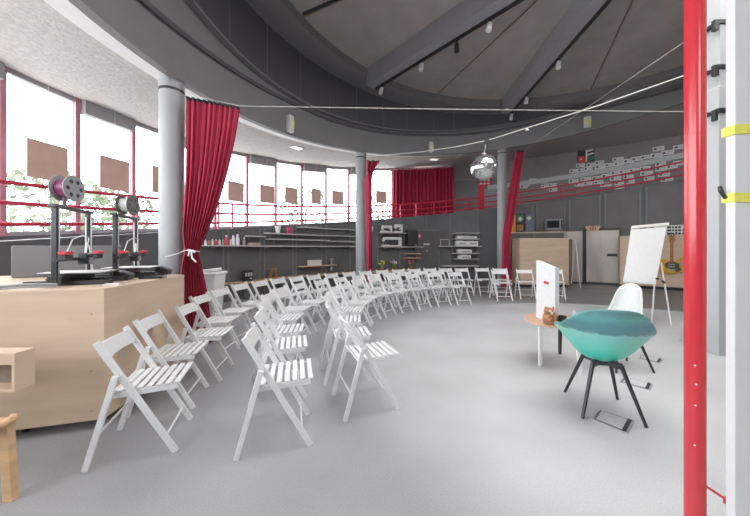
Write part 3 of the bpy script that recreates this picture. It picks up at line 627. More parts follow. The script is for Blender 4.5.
p, a, Y = onshelf(254, SH, 0.13); m = MB(); m.box(p+Vector((0, 0, 0.03)), (0.34, 0.16, 0.05), a+0.2); m.box(p+Vector((0, 0, 0.065)), (0.26, 0.15, 0.02), a-0.1); tag(m.build('magazine_stack', M['brownboard']), 'flat stack of papers lying at the end of the bottles', 'papers')
p, a, Y = onshelf(311, 2.06); tag(MB().box(p+Vector((0, 0, 0.02)), (0.40, 0.16, 0.04), a).build('flat_box', M['greyplastic'], bevel=0.006), 'flat grey box lying on the topmost wall shelf', 'box')
p, a, Y = onshelf(314.5, 0.80); m = MB(); m.box(p+Vector((0, 0, 0.085)), (0.44, 0.18, 0.17), a); c = thing('storage_box', 'white lidded box on the low wooden wall shelf', 'box', p); m.build('body', M['white'], c, bevel=0.008); MB().box(p+Vector((0, 0, 0.165)), (0.46, 0.20, 0.03), a).build('lid', M['offwhite'], c, bevel=0.006)
p, a, Y = onshelf(331.5, 0.70, 0.26); c = thing('bench_vice', 'grey clamp standing at the end of the low wooden wall shelf', 'clamp', p)
MB().box(p+Vector((0, 0, 0.12)), (0.05, 0.05, 0.40), a).build('post', M['column'], c); MB().box(p+Vector((0, 0, 0.30)), (0.14, 0.06, 0.05), a).build('jaw', M['column'], c, bevel=0.008); MB().box(p+Vector((0, 0, 0.12)), (0.11, 0.05, 0.04), a).build('screw_bar', M['alu'], c)
p, a, Y = onshelf(247.5, 0.50, 0.24); ex = Vector((math.cos(a), math.sin(a), 0)); en = Vector((math.sin(a), -math.cos(a), 0))
c = thing('letter_box_sign', 'small black light box with white characters on the low bench', 'sign', p)
MB().box(p+Vector((0, 0, 0.15)), (0.30, 0.07, 0.30), a).build('case', M['black'], c, bevel=0.008)
m = MB()
for i in range(3):
    q = p+ex*(-0.08+0.08*i)+en*0.038+Vector((0, 0, 0.18)); m.box(q, (0.018, 0.006, 0.09), a); m.box(q+ex*0.03, (0.012, 0.006, 0.09), a); m.box(q+ex*0.015+Vector((0, 0, 0.04)), (0.03, 0.006, 0.014), a); m.box(q+ex*0.015, (0.03, 0.006, 0.012), a)
m.box(p+ex*0.07+en*0.038+Vector((0, 0, 0.075)), (0.05, 0.006, 0.035), a, 0, 0.4); m.build('characters', M['paper'], c)
p, a, Y = onshelf(273, 0.50, 0.24); ex = Vector((math.cos(a), math.sin(a), 0))
c = thing('small_stool', 'small wooden trestle stool standing on the low bench', 'stool', p)
MB().box(p+Vector((0, 0, 0.27)), (0.26, 0.14, 0.03), a).build('seat', M['neck'], c)
for s in (-1, 1): MB().bar(p+ex*0.12*s+Vector((0, 0, 0.003)), p+ex*0.05*s+Vector((0, 0, 0.26)), 0.03, 0.08, ex).build('leg', M['neck'], c)
# bin behind the wide curtain
bp = px(209, 268, 4.75); bp.z = 0.0
c = thing('waste_bin', 'white plastic swing bin behind the wide crimson curtain', 'bin', bp)
m = MB(); zt = 1.03
m.hexa([bp+Vector((x*0.12, y*0.12, z)) for x, y, z in ((-1,-1,0), (1,-1,0), (1,1,0), (-1,1,0))]+[bp+Vector((x*0.19, y*0.17, zt-0.08)) for x, y in ((-1,-1), (1,-1), (1,1), (-1,1))]); m.build('body', M['white'], c, bevel=0.01)
m = MB(); m.box(bp+Vector((0, 0, zt-0.06)), (0.42, 0.38, 0.05)); m.box(bp+Vector((-0.03, 0, zt-0.02)), (0.33, 0.3, 0.05), 0, 0, -0.12); m.build('lid', M['white'], c, bevel=0.012)
# sconce
p, a, Y = onshelf(370.5, 2.10, 0.0); c = tag(MB().lathe([(0.05, -0.12), (0.085, -0.06), (0.115, 0.06), (0.12, 0.10)], p-Vector((0, 0.08, 0)), 18).build('wall_lamp', M['white'], smooth=True), 'white half round wall lamp beside the narrow curtain at the second column', 'wall lamp')
# sewing corner shelves
zS1 = onR(392, R_WALL-0.2, 232.6)[1]; zS2 = onR(398, R_WALL-0.2, 246.6)[1]
wshelf(378.4, 403.3, zS1, 0.32, 'upper grey shelf with two white sewing machines side by side'); wshelf(378, 420, zS2, 0.34, 'lower grey shelf with one white sewing machine and a black speaker')
wshelf(403, 418.5, onR(410, R_WALL-0.2, 253.4)[1], 0.24, 'short shelf with a tiny white object below the black speaker', M['wood']); wshelf(403, 418.5, onR(410, R_WALL-0.2, 257.8)[1], 0.24, 'lowest short shelf above the pot with pink flowers', M['wood'])
def sewing(u, z, w, hh, label, flip=1):
    p, a, Y = onshelf(u, z, 0.17); c = thing('sewing_machine', label, 'sewing machine', p, a)
    MB().box((0, 0, 0.035), (w, 0.17, 0.07)).build('bed', M['offwhite'], c, bevel=0.012, world=False)
    MB().box((flip*(w/2-0.05), 0, hh/2+0.03), (0.10, 0.15, hh-0.06)).build('pillar', M['white'], c, bevel=0.015, world=False)
    MB().box((flip*0.02, 0, hh-0.055), (w*0.86, 0.13, 0.11)).build('arm', M['white'], c, bevel=0.018, world=False)
    h_ = MB().box((-flip*(w/2-0.07), 0, hh-0.11), (0.08, 0.12, 0.12)).build('head', M['white'], c, bevel=0.012, world=False)
    MB().tube([(-flip*(w/2-0.07), 0, hh-0.16), (-flip*(w/2-0.07), 0, 0.075)], 0.006, 6).build('needle', M['alu'], h_, world=False)
    m = MB(); m.lathe([(0.045, 0), (0.045, 0.025)], (flip*w/2, 0, hh*0.66), 14, Vector((flip, 0, 0))); m.build('handwheel', M['greyplastic'], c, world=False)
    MB().box((flip*0.04, -0.05, 0.085), (w*0.4, 0.08, 0.05)).build('cover', M['black'], c, world=False)
sewing(386.3, zS1, 0.46, 0.27, 'pale sewing machine with dark base standing first on the upper shelf'); sewing(397.8, zS1, 0.36, 0.33, 'white sewing machine next to the black speaker on the upper shelf')
sewing(391.5, zS2, 0.85, 0.37, 'largest white sewing machine, alone on the lower shelf')
p, a, Y = onshelf(411.6, zS2, 0.20); c = thing('loudspeaker', 'black loudspeaker box standing on the shelf beside the grey door', 'speaker', p, a)
MB().box((0, 0, 0.33), (0.44, 0.30, 0.65)).build('cabinet', M['black'], c, bevel=0.01, world=False); MB().box((0, -0.155, 0.34), (0.38, 0.012, 0.56)).build('grille', M['black'], c, world=False)
m = MB(); m.box((0.12, -0.165, 0.055), (0.06, 0.006, 0.02)); m.build('badge', M['offwhite'], c, world=False)
for u, cm, lab in ((382, 'yellowflower', 'small potted plant with yellow flowers on the low bench'), (394, 'offwhite', 'small potted plant with pale flowers on the low bench'), (410, 'pink', 'small potted plant with pink flowers on the low bench')):
    p, a, Y = onshelf(u, 0.50, 0.24); c = thing('potted_flower', lab, 'potted plant', p)
    MB().lathe([(0.05, 0), (0.075, 0.14), (0.08, 0.16), (0.06, 0.16)], p, 14).build('pot', M['neck'], c, smooth=True)
    m = MB(); g = MB()
    for j in range(9):
        q = p+Vector((rnd(-.13, .13), rnd(-.1, .1), rnd(.24, .38))); m.tube([p+Vector((0, 0, .15)), q], 0.004, 4)
        m.box((p+q)/2+Vector((rnd(-.03, .03), 0, .1)), (0.07, 0.004, 0.03), rnd(0, 3), rnd(-1, 1))
        g.lathe([(0.003, -0.02), (0.035, 0), (0.028, 0.03), (0.004, 0.035)], q, 7)
    m.build('foliage', M['leaf'], c); g.build('blossom', M[cm], c)
# grey door under the ramp
d = bpy.data.objects.new('door_2', None); COL.objects.link(d); t0, t1, z0, z1 = on_arc_box(417.5, 438.2, 231, 274, R_WALL-0.06, R_WALL); d.location = pol(R_WALL, (t0+t1)/2, 0); struct(d)
MB().arc(t0, t1, [(R_WALL-0.06, 0.02), (R_WALL-0.005, 0.02), (R_WALL-0.005, z1), (R_WALL-0.06, z1)], 3).build('leaf', M['panel'], d)
m = MB(); m.arc(t0+0.35, t1-0.35, [(R_WALL-0.09, z1), (R_WALL-0.005, z1), (R_WALL-0.005, z1+0.07), (R_WALL-0.09, z1+0.07)], 3)
for t in (t0+0.3, t1-0.05): m.arc(t, t-0.25, [(R_WALL-0.09, 0), (R_WALL-0.005, 0), (R_WALL-0.005, z1), (R_WALL-0.09, z1)], 1)
m.build('door_frame', M['batten'], d)
m = arcbox(424, 429.5, 243.3, 245, R_WALL-0.10, R_WALL-0.06, 2); m.build('door_plate', M['offwhite'], d)
m = arcbox(426.5, 428, 250, 251.5, R_WALL-0.10, R_WALL-0.06, 2); m.build('handle', M['alu'], d)
c = thing('fire_sign', 'small red and white sign beside the grey door', 'sign', pol(R_WALL-0.07, onR(419.7, R_WALL)[0], 1.6)); arcbox(417.9, 421.6, 233.2, 238.8, R_WALL-0.10, R_WALL-0.07, 2).build('plate', M['red'], c); arcbox(418.7, 420.4, 234.5, 237.5, R_WALL-0.112, R_WALL-0.10, 2).build('white_symbol', M['paper'], c)
# equipment shelves right of the door
zz = [onR(466, R_WALL-0.2, v)[1] for v in (233, 238.7, 245.9, 253.2, 258.7)]
rk = thing('shelf_rack', 'open wall rack of narrow boards holding white office machines', 'shelf rack', pol(R_WALL-0.2, onR(466, R_WALL)[0], zz[4]-0.05))
for i, z in enumerate(zz):
    t0, t1 = onR(440 if i == 2 else 453, R_WALL-0.2)[0], onR(481 if i == 2 else 478.8, R_WALL-0.2)[0]
    MB().arc(t0, t1, [(R_WALL-0.36, z-0.03), (R_WALL-0.02, z-0.03), (R_WALL-0.02, z), (R_WALL-0.36, z)], 4).build('board', M['shelf'], rk)
for u in (453.5, 478.2):
    t = onR(u, R_WALL-0.2)[0]; MB().arc(t-0.12, t+0.12, [(R_WALL-0.06, zz[4]-0.1), (R_WALL-0.02, zz[4]-0.1), (R_WALL-0.02, zz[0]+0.08), (R_WALL-0.06, zz[0]+0.08)], 1).build('upright', M['batten'], rk)
def machine(u, z, w, d_, hh, label, name, cat, slot=True):
    p, a, Y = onshelf(u, z, 0.2); c = thing(name, label, cat, p, a)
    MB().box((0, 0, hh/2), (w, d_, hh)).build('case', M['white'], c, bevel=0.02, world=False)
    if slot: MB().box((0.03, -d_/2-0.004, hh*0.45), (w*0.6, 0.01, hh*0.25)).build('paper_slot', M['greyplastic'], c, world=False)
    MB().box((-w*0.15, 0.02, hh+0.008), (w*0.6, d_*0.6, 0.02)).build('lid', M['offwhite'], c, bevel=0.006, world=False)
machine(466, zz[1], 0.82, 0.28, 0.10, 'long white laminator on the second board of the wall rack', 'laminator', 'laminator')
p, a, Y = onshelf(466, zz[1], 0.2)
machine(460.5, zz[2], 0.42, 0.28, 0.20, 'white printer nearer the grey door on the middle rack board', 'desk_printer', 'printer'); machine(471.5, zz[2], 0.46, 0.28, 0.19, 'white printer nearer the column on the middle rack board', 'desk_printer', 'printer')
machine(464, zz[3], 0.58, 0.28, 0.15, 'pale flat scanner on the fourth board of the wall rack', 'scanner', 'scanner'); machine(464, zz[4], 0.50, 0.28, 0.15, 'white flat machine on the lowest board of the wall rack', 'paper_cutter', 'office machine')
p, a, Y = onshelf(445, zz[2], 0.2); c = thing('open_frame', 'small pale open frame standing on the long rack board beside the grey door', 'frame', p, a)
for x in (-0.19, 0.19): MB().box((x, 0, 0.13), (0.025, 0.04, 0.26)).build('upright', M['shelf'], c, world=False)
MB().box((0, 0, 0.265), (0.41, 0.04, 0.025)).build('crossbar', M['shelf'], c, world=False)
b = thing('low_bench', 'low pale bench under the wall rack of office machines', 'bench', pol(R_WALL-0.2, 95))
t0, t1 = onR(439.5, R_WALL)[0], onR(476, R_WALL)[0]
MB().arc(t0, t1, [(R_WALL-0.4, 0.62), (R_WALL-0.03, 0.62), (R_WALL-0.03, 0.66), (R_WALL-0.4, 0.66)], 4).build('board', M['shelf'], b)
for t in (t0-0.5, t1+0.5): MB().arc(t-0.15, t+0.15, [(R_WALL-0.38, 0), (R_WALL-0.05, 0), (R_WALL-0.05, 0.62), (R_WALL-0.38, 0.62)], 2).build('leg', M['batten'], b)

# ================================================================== FAR RIGHT UNITS UNDER THE RAMP
zc = onR(540, R_WALL-0.45, 231.9)[1]
c = thing('wall_cabinet', 'low dark cabinet with a thin pale worktop behind the plywood crate', 'cabinet', pol(R_WALL-0.25, onR(537, R_WALL)[0]))
t0, t1 = onR(510, R_WALL-0.4)[0], onR(563.5, R_WALL-0.4)[0]
MB().arc(t0, t1, [(R_WALL-0.46, 0), (R_WALL-0.06, 0), (R_WALL-0.06, zc-0.04), (R_WALL-0.46, zc-0.04)], 6).build('carcass', M['panel'], c)
MB().arc(t0+0.1, t1-0.1, [(R_WALL-0.5, zc-0.04), (R_WALL-0.06, zc-0.04), (R_WALL-0.06, zc), (R_WALL-0.5, zc)], 6).build('worktop', M['ply'], c)
tm = onR(534, R_WALL-0.4)[0]; MB().arc(tm+0.15, tm-0.15, [(R_WALL-0.475, 0.05), (R_WALL-0.46, 0.05), (R_WALL-0.46, zc-0.05), (R_WALL-0.475, zc-0.05)], 1).build('divider', M['batten'], c)
def standbox(u0, u1, v0, name, lab, cat, m, d_=0.1, back=0.34):
    th, _, Y = onR((u0+u1)/2, R_WALL-back); p = pol(R_WALL-back, th, zc); w = (u1-u0)*Y/F*0.93; hh = (231.9-v0)*Y/F
    c = thing(name, lab, cat, p, math.radians(th-90)); MB().box((0, 0, hh/2), (w, d_, hh)).build('body', m, c, bevel=0.006, world=False); return c, w, hh
standbox(511.5, 515, 214.5, 'binder', 'narrow orange binder standing beside the tall slanting curtain', 'binder', M['orange'], 0.2)
c, w, hh = standbox(515.6, 524.3, 213.5, 'framed_picture', 'dark picture with a pale diamond standing on the dark cabinet', 'picture', M['black'], 0.06)
m = MB(); m.box((0, -0.034, hh*0.72), (w*0.42, 0.006, w*0.42), 0, 0, PI/4); m.build('diamond', M['offwhite'], c, world=False); MB().box((0, -0.033, hh*0.25), (w*0.7, 0.006, hh*0.32)).build('brown_panel', M['neck'], c, world=False)
MB().box((0.0, -0.0325, hh*0.75), (w*0.8, 0.004, hh*0.4)).build('green_panel', M['green'], c, world=False)
c, w, hh = standbox(525, 533.5, 213.5, 'magazine_file', 'blue grey file box standing between the dark picture and the microwave', 'file box', M['bluegrey'], 0.22)
MB().box((-w*0.1, -0.113, hh*0.75), (w*0.4, 0.006, w*0.4), 0, 0, PI/4).build('label_sticker', M['offwhite'], c, world=False)
th, _, Y = onR(553.5, R_WALL-0.28); p = pol(R_WALL-0.28, th, zc)
c = thing('microwave_oven', 'black and silver microwave oven on the pale worktop', 'microwave', p, math.radians(th-90))
w, hh = 15.5*Y/F*0.93, 0.40
MB().box((0, 0.0, 0.09+hh/2), (w, 0.36, hh)).build('case', M['greyplastic'], c, bevel=0.01, world=False); MB().box((-0.05, -0.185, 0.09+hh/2), (w*0.74, 0.014, hh*0.72)).build('door', M['screen'], c, world=False)
MB().box((w*0.42, -0.185, 0.09+hh/2), (0.05, 0.012, hh*0.75)).build('control_panel', M['blackmetal'], c, world=False); MB().box((0, 0, 0.045), (w*1.1, 0.38, 0.09)).build('stand', M['panel'], c, world=False)
# plywood crate
A = Vector((5.13, 10.33, 0)); B = Vector((6.90, 10.33, 0)); hc = 1.73
c = thing('plywood_crate', 'large plain plywood crate standing in front of the dark cabinet', 'crate', (6.0, 10.5, 0))
m = MB(); m.prism([(5.13, 10.33), (6.86, 10.33), (6.86, 10.92), (5.13, 10.92)], 0.08, hc); m.build('case', M['ply'], c, bevel=0.01)
m = MB(); m.prism([(6.87, 10.36), (7.02, 10.40), (7.02, 10.9), (6.87, 10.9)], 0.08, hc-0.04); m.build('shadow_gap_strip', M['bark'], c)  # dark strip standing in for the shadowed gap beside the crate
m = MB(); m.box((6.0, 10.62, 0.04), (1.6, 0.5, 0.08)); m.build('plinth', M['black'], c)
# steel sheet panel and steel door
def wallslab(u0, u1, v0, Ra, thk, zb=0.0):
    t0, t1 = onR(u0, Ra)[0], onR(u1, Ra)[0]; Y = onR((u0+u1)/2, Ra)[2]; return t0, t1, H+(CV-v0)/F*Y, Y
t0, t1, zt, Y = wallslab(563.5, 582.5, 231.4, R_WALL-0.12, 0.05)
tag(MB().arc(t0, t1, [(R_WALL-0.12, 0.05), (R_WALL-0.06, 0.05), (R_WALL-0.06, zt), (R_WALL-0.12, zt)], 2).build('steel_sheet', M['steel']), 'worn steel sheet standing between the plywood crate and the steel door', 'steel sheet')
d = bpy.data.objects.new('door_3', None); COL.objects.link(d); t0, t1, zt, Y = wallslab(586.5, 619, 230.4, R_WALL-0.12, 0.05); d.location = pol(R_WALL-0.1, (t0+t1)/2, 0); struct(d)
MB().arc(t0, t1, [(R_WALL-0.12, 0.08), (R_WALL-0.06, 0.08), (R_WALL-0.06, zt), (R_WALL-0.12, zt)], 2).build('leaf', M['steel'], d)
m = MB(); m.arc(t0+0.7, t0+0.05, [(R_WALL-0.14, 0), (R_WALL-0.04, 0), (R_WALL-0.04, zt+0.08), (R_WALL-0.14, zt+0.08)], 1); m.arc(t1-0.05, t1-0.4, [(R_WALL-0.14, 0), (R_WALL-0.04, 0), (R_WALL-0.04, zt+0.08), (R_WALL-0.14, zt+0.08)], 1)
m.arc(t0, t1, [(R_WALL-0.14, zt), (R_WALL-0.04, zt), (R_WALL-0.04, zt+0.08), (R_WALL-0.14, zt+0.08)], 2); m.build('door_frame', M['black'], d)
arcbox(607, 617.5, 253.6, 256.4, R_WALL-0.20, R_WALL-0.12, 2).build('handle', M['blackmetal'], d)
# emblem over the door
th, z, Y = onR(593, R_WALL-0.2, 228.4); p = pol(R_WALL-0.2, th, z); a = math.radians(th-90); ex = Vector((math.cos(a), math.sin(a), 0)); en = Vector((math.sin(a), -math.cos(a), 0)); W = 14.2*Y/F*0.9; HH = 5.2*Y/F
c = thing('door_emblem', 'plywood plaque with a round eye emblem above the steel door', 'plaque', p-Vector((0, 0, HH/2)))
m = MB(); m.slab([p+ex*(-W/2)+Vector((0, 0, HH/2)), p+ex*(W/2)+Vector((0, 0, HH/2)), p+ex*(W*0.36)-Vector((0, 0, HH*0.3)), p+ex*(W*0.2)-Vector((0, 0, HH/2)), p-ex*(W*0.25)-Vector((0, 0, HH/2)), p-ex*(W*0.42)-Vector((0, 0, HH*0.2))], -en*0.03); m.build('board', M['wood'], c)
m = MB()
for k_ in range(20):
    a0, a1 = 2*PI*k_/20, 2*PI*(k_+1)/20
    m.bar(p+en*0.012+ex*math.cos(a0)*0.085+Vector((0, 0, math.sin(a0)*0.07)), p+en*0.012+ex*math.cos(a1)*0.085+Vector((0, 0, math.sin(a1)*0.07)), 0.02, 0.012)
m.lathe([(0.03, 0.0), (0.03, 0.012)], p+en*0.006, 12, en); m.build('eye_ring', M['black'], c)
# thin metal easel in front of the sheet
c = thing('folded_easel', 'thin grey folded easel leaning beside the plywood crate', 'easel', px(576, 284, 10.0))
MB().tube([px(571.5, 284, 10.1), px(575, 240, 10.35)], 0.012, 6).build('leg', M['alu'], c); MB().tube([px(580.5, 288, 9.95), px(575.5, 240, 10.35)], 0.012, 6).build('leg', M['alu'], c); MB().tube([px(573.5, 267, 10.2), px(578.3, 267, 10.15)], 0.008, 6).build('crossbar', M['alu'], c)
# long plywood wall unit, banner and guitar
A = Vector((620-CU, 0, 0))*0+Vector(((620-CU)/F*10.2, 10.2, 0)); B = Vector(((684-CU)/F*9.37, 9.37, 0)); dirv = (B-A).normalized(); B2 = A+dirv*2.15; nb = Vector((-dirv.y, dirv.x, 0))
if nb.y < 0: nb = -nb
PWZ = 1.80
c = thing('plywood_unit', 'long plywood faced unit with the guitar hung on its front', 'cabinet', (A+B2)/2)
m = MB(); m.prism([A, B2, B2+nb*0.35, A+nb*0.35], 0.10, PWZ); m.build('panel', M['ply'], c, bevel=0.006)
m = MB(); m.prism([A+nb*0.06, B2+nb*0.06, B2+nb*0.33, A+nb*0.33], 0.0, 0.10); m.build('plinth', M['black'], c)
def onplane(u, v, off=0.0):                        # pixel ray onto the front of the plywood unit
    d = Vector(((u-CU)/F, 1, (CV-v)/F)); o = Vector((0, 0, H)); n = -nb; q = A+n*off; t = (q-o).dot(n)/d.dot(n); return o+d*t
q0, q1 = onplane(642.5, 232.3, -0.1), onplane(690, 232, -0.1)
q1 = q0+(q1-q0); zb = PWZ+0.0
c = thing('lettered_strip', 'white strip with black lettering along the top of the plywood unit', 'sign', (q0+q1)/2)
hs = 0.33; e = (Vector((q1.x, q1.y, 0))-Vector((q0.x, q0.y, 0))); Ls = e.length; e.normalize(); base = Vector((q0.x, q0.y, zb))
m = MB(); m.slab([base, base+e*Ls, base+e*Ls+Vector((0, 0, hs)), base+Vector((0, 0, hs))], nb*0.02); m.mats = [M['paper'], M['black']]; m.mi = 1; x = 0.03
while x < Ls-0.12:
    w = rnd(0.04, 0.10)
    for zr in (0.05, 0.155, 0.255):
        if random.random() < 0.85:
            s0 = base+e*x+Vector((0, 0, zr-0.03))-nb*0.004
            m.slab([s0, s0+e*w, s0+e*w+Vector((0, 0, 0.065)), s0+Vector((0, 0, 0.065))], -nb*0.004)
    x += w+rnd(0.015, 0.04)
m.build('lettered_board', None, c)
# guitar
g0 = onplane(671, 264, 0.05); gx = dirv; gz = Vector((0, 0, 1)); gn = -nb; sc = 9.62/F
def gp(du, dv, off=0.0): return g0+gx*(du*sc*1.16)+gz*(dv*sc)+gn*off
c = thing('electric_guitar', 'honey yellow electric guitar hung on the plywood unit', 'guitar', gp(0, -9))
out = [(-1.5, 3.2), (-3, 4.2), (-5.5, 5.2), (-6.6, 3.2), (-6.2, 0), (-7.2, -3.5), (-8.2, -6), (-6.5, -8.6), (-2, -9.4), (3, -9.2), (6.6, -7.5), (7.8, -4.5), (6.2, -1.5), (5.2, 1.2), (6.6, 4.2), (7.2, 6.2), (5.4, 5.8), (3, 3.4), (1.5, 2.8)]
m = MB(); m.slab([gp(x, y) for x, y in out], gn*0.045); m.build('body', M['guitar'], c, bevel=0.006)
m = MB(); m.slab([gp(x, y, 0.048) for x, y in ((-2.5, 2), (1.5, 2.4), (5, 0.5), (4.5, -2), (6.3, -5), (3.5, -8), (0, -5), (-4, -3.5), (-4.5, 0))], gn*0.006); m.build('pickguard', M['pickguard'], c)
m = MB(); 
for yy in (0.2, -2.2): m.slab([gp(-2, yy, 0.056), gp(2, yy, 0.056), gp(2, yy-0.9, 0.056), gp(-2, yy-0.9, 0.056)], gn*0.008)
m.slab([gp(-2, -5, 0.056), gp(2.2, -5, 0.056), gp(2.2, -6.2, 0.056), gp(-2, -6.2, 0.056)], gn*0.01); m.build('pickup', M['alu'], c)
m = MB(); m.slab([gp(-1.1, 1.5, 0.05), gp(1.1, 1.5, 0.05), gp(0.9, 21, 0.05), gp(-0.9, 21, 0.05)], gn*0.02); m.build('neck', M['neck'], c)
m = MB(); m.slab([gp(-0.9, 20.6, 0.045), gp(0.9, 20.6, 0.045), gp(2.0, 23, 0.045), gp(1.6, 27.5, 0.045), gp(-0.8, 28, 0.045), gp(-1.7, 24, 0.045)], gn*0.02); m.build('headstock', M['neck'], c)
m = MB(); m.tube([gp(0, 25, 0.0), gp(0, 31, 0.03)], 0.014, 6); m.tube([gp(0, 25, 0.05), gp(-3, 31.5, 0.06)], 0.014, 6); m.tube([gp(0, 25, 0.05), gp(3, 31.5, 0.06)], 0.014, 6)
hk = m.build('wall_hanger', M['blackmetal']); tag(hk, 'black fork hanger holding the guitar neck', 'hanger')

# ================================================================== FLIPCHART
TL, TR, BR_, BL = px(632, 226.4, 5.62), px(667.4, 223.2, 5.50), px(655.6, 284.4, 5.18), px(623.3, 281.9, 5.30)
nrm = (TR-TL).cross(BL-TL).normalized()
if nrm.y > 0: nrm = -nrm
c = thing('flipchart', 'white flipchart easel standing in front of the plywood unit', 'flipchart', (BR_.x-0.2, 5.3, 0))
m = MB(); m.slab([TL, TR, BR_, BL], -nrm*0.025); m.build('board', M['white'], c)
tv, sv = (BL-TL), (TR-TL)
m = MB(); m.slab([TL-sv*0.03+nrm*0.008, TR+sv*0.02+nrm*0.008, TR+sv*0.02+tv*0.05+nrm*0.008, TL-sv*0.03+tv*0.05+nrm*0.008], nrm*0.02); cl = m.build('paper_clamp', M['offwhite'], c)
m = MB()
for f0, f1 in ((0.22, 0.42), (0.5, 0.62)): m.slab([TL+sv*f0+tv*0.055+nrm*0.012, TL+sv*f1+tv*0.055+nrm*0.012, TL+sv*f1+tv*0.063+nrm*0.012, TL+sv*f0+tv*0.063+nrm*0.012], nrm*0.01)
m.build('clamp_screw', M['black'], cl)
m = MB(); m.slab([TL+sv*0.02+tv*0.05+nrm*0.003, TR-sv*0.02+tv*0.05+nrm*0.003, BR_-sv*0.02-tv*0.02+nrm*0.003, BL+sv*0.02-tv*0.02+nrm*0.003], nrm*0.004); m.build('paper_pad', M['paper'], c)
MB().tube([BL+sv*0.08, px(614, 316, 5.9)*1.0+Vector((0, 0, 0))], 0.011, 8).build('leg', M['white'], c)
f2 = px(651.8, 323.5, 5.34); f2.z = 0.01; MB().tube([BR_-sv*0.03, f2], 0.012, 8).build('leg', M['white'], c)
f3 = px(671.5, 327, 5.1); f3 = Vector((5.25, 5.17, 0.01)); MB().tube([TR*0.35+BR_*0.65+Vector((0.05, 0.03, 0)), f3], 0.011, 8).build('leg', M['white'], c)
m = MB(); q = BR_+Vector((0.05, 0.02, 0.10)); m.box(q, (0.05, 0.03, 0.03), 0.3); m.box(q+Vector((0.11, 0.0, -0.06)), (0.07, 0.03, 0.03), 0.3, 0, 0.5); m.build('leg_clip', M['black'], c)

# ================================================================== PLYWOOD COUNTER AND PRINTERS
TOPZ = 1.07
c = thing('plywood_counter', 'big angular plywood counter on castors carrying the two 3D printers', 'counter', (-2.7, 2.8, 0))
outl = [(-4.2, 1.645), (-2.07, 2.23), (-2.19, 3.35), (-2.75, 3.62), (-4.3, 3.2)]
m = MB(); m.prism(outl, 0.075, TOPZ-0.02); m.build('carcass', M['ply'], c)
m = MB(); cx_, cy_ = -3.1, 2.8; m.prism([(cx_+(x-cx_)*1.004, cy_+(y-cy_)*1.004) for x, y in outl], TOPZ-0.02, TOPZ); m.build('top_board', M['ply'], c)
for x, y in ((-2.62, 2.20), (-2.22, 2.40), (-2.3, 3.2), (-3.6, 2.0), (-3.3, 3.3)):
    m = MB(); m.lathe([(0.03, -0.014), (0.0375, -0.012), (0.0375, 0.012), (0.03, 0.014)], (x, y, 0.0375), 14, Vector((1, 0.3, 0)).normalized()); w_ = m.build('castor', M['black'], c, smooth=True)
    MB().box((x, y, 0.066), (0.05, 0.05, 0.016)).build('castor_fork', M['alu'], w_)
m = MB()
fd = Vector((0.51, 0.14, 0)).normalized()
for s, z in ((0.03, 0.86), (0.03, 0.30), (-0.16, 0.40)): 
    q = Vector((-2.10, 2.2217, z)) if s > 0 else Vector((-2.10, 2.2217, z))
for z in (0.88, 0.45, 0.15):
    q = Vector((-2.14, 2.2065, z)); m.lathe([(0.006, 0), (0.006, 0.003)], q+Vector((0.0, -0.002, 0)), 8, Vector((0.26, -0.96, 0)))
m.build('screw_head', M['greyplastic'], c)

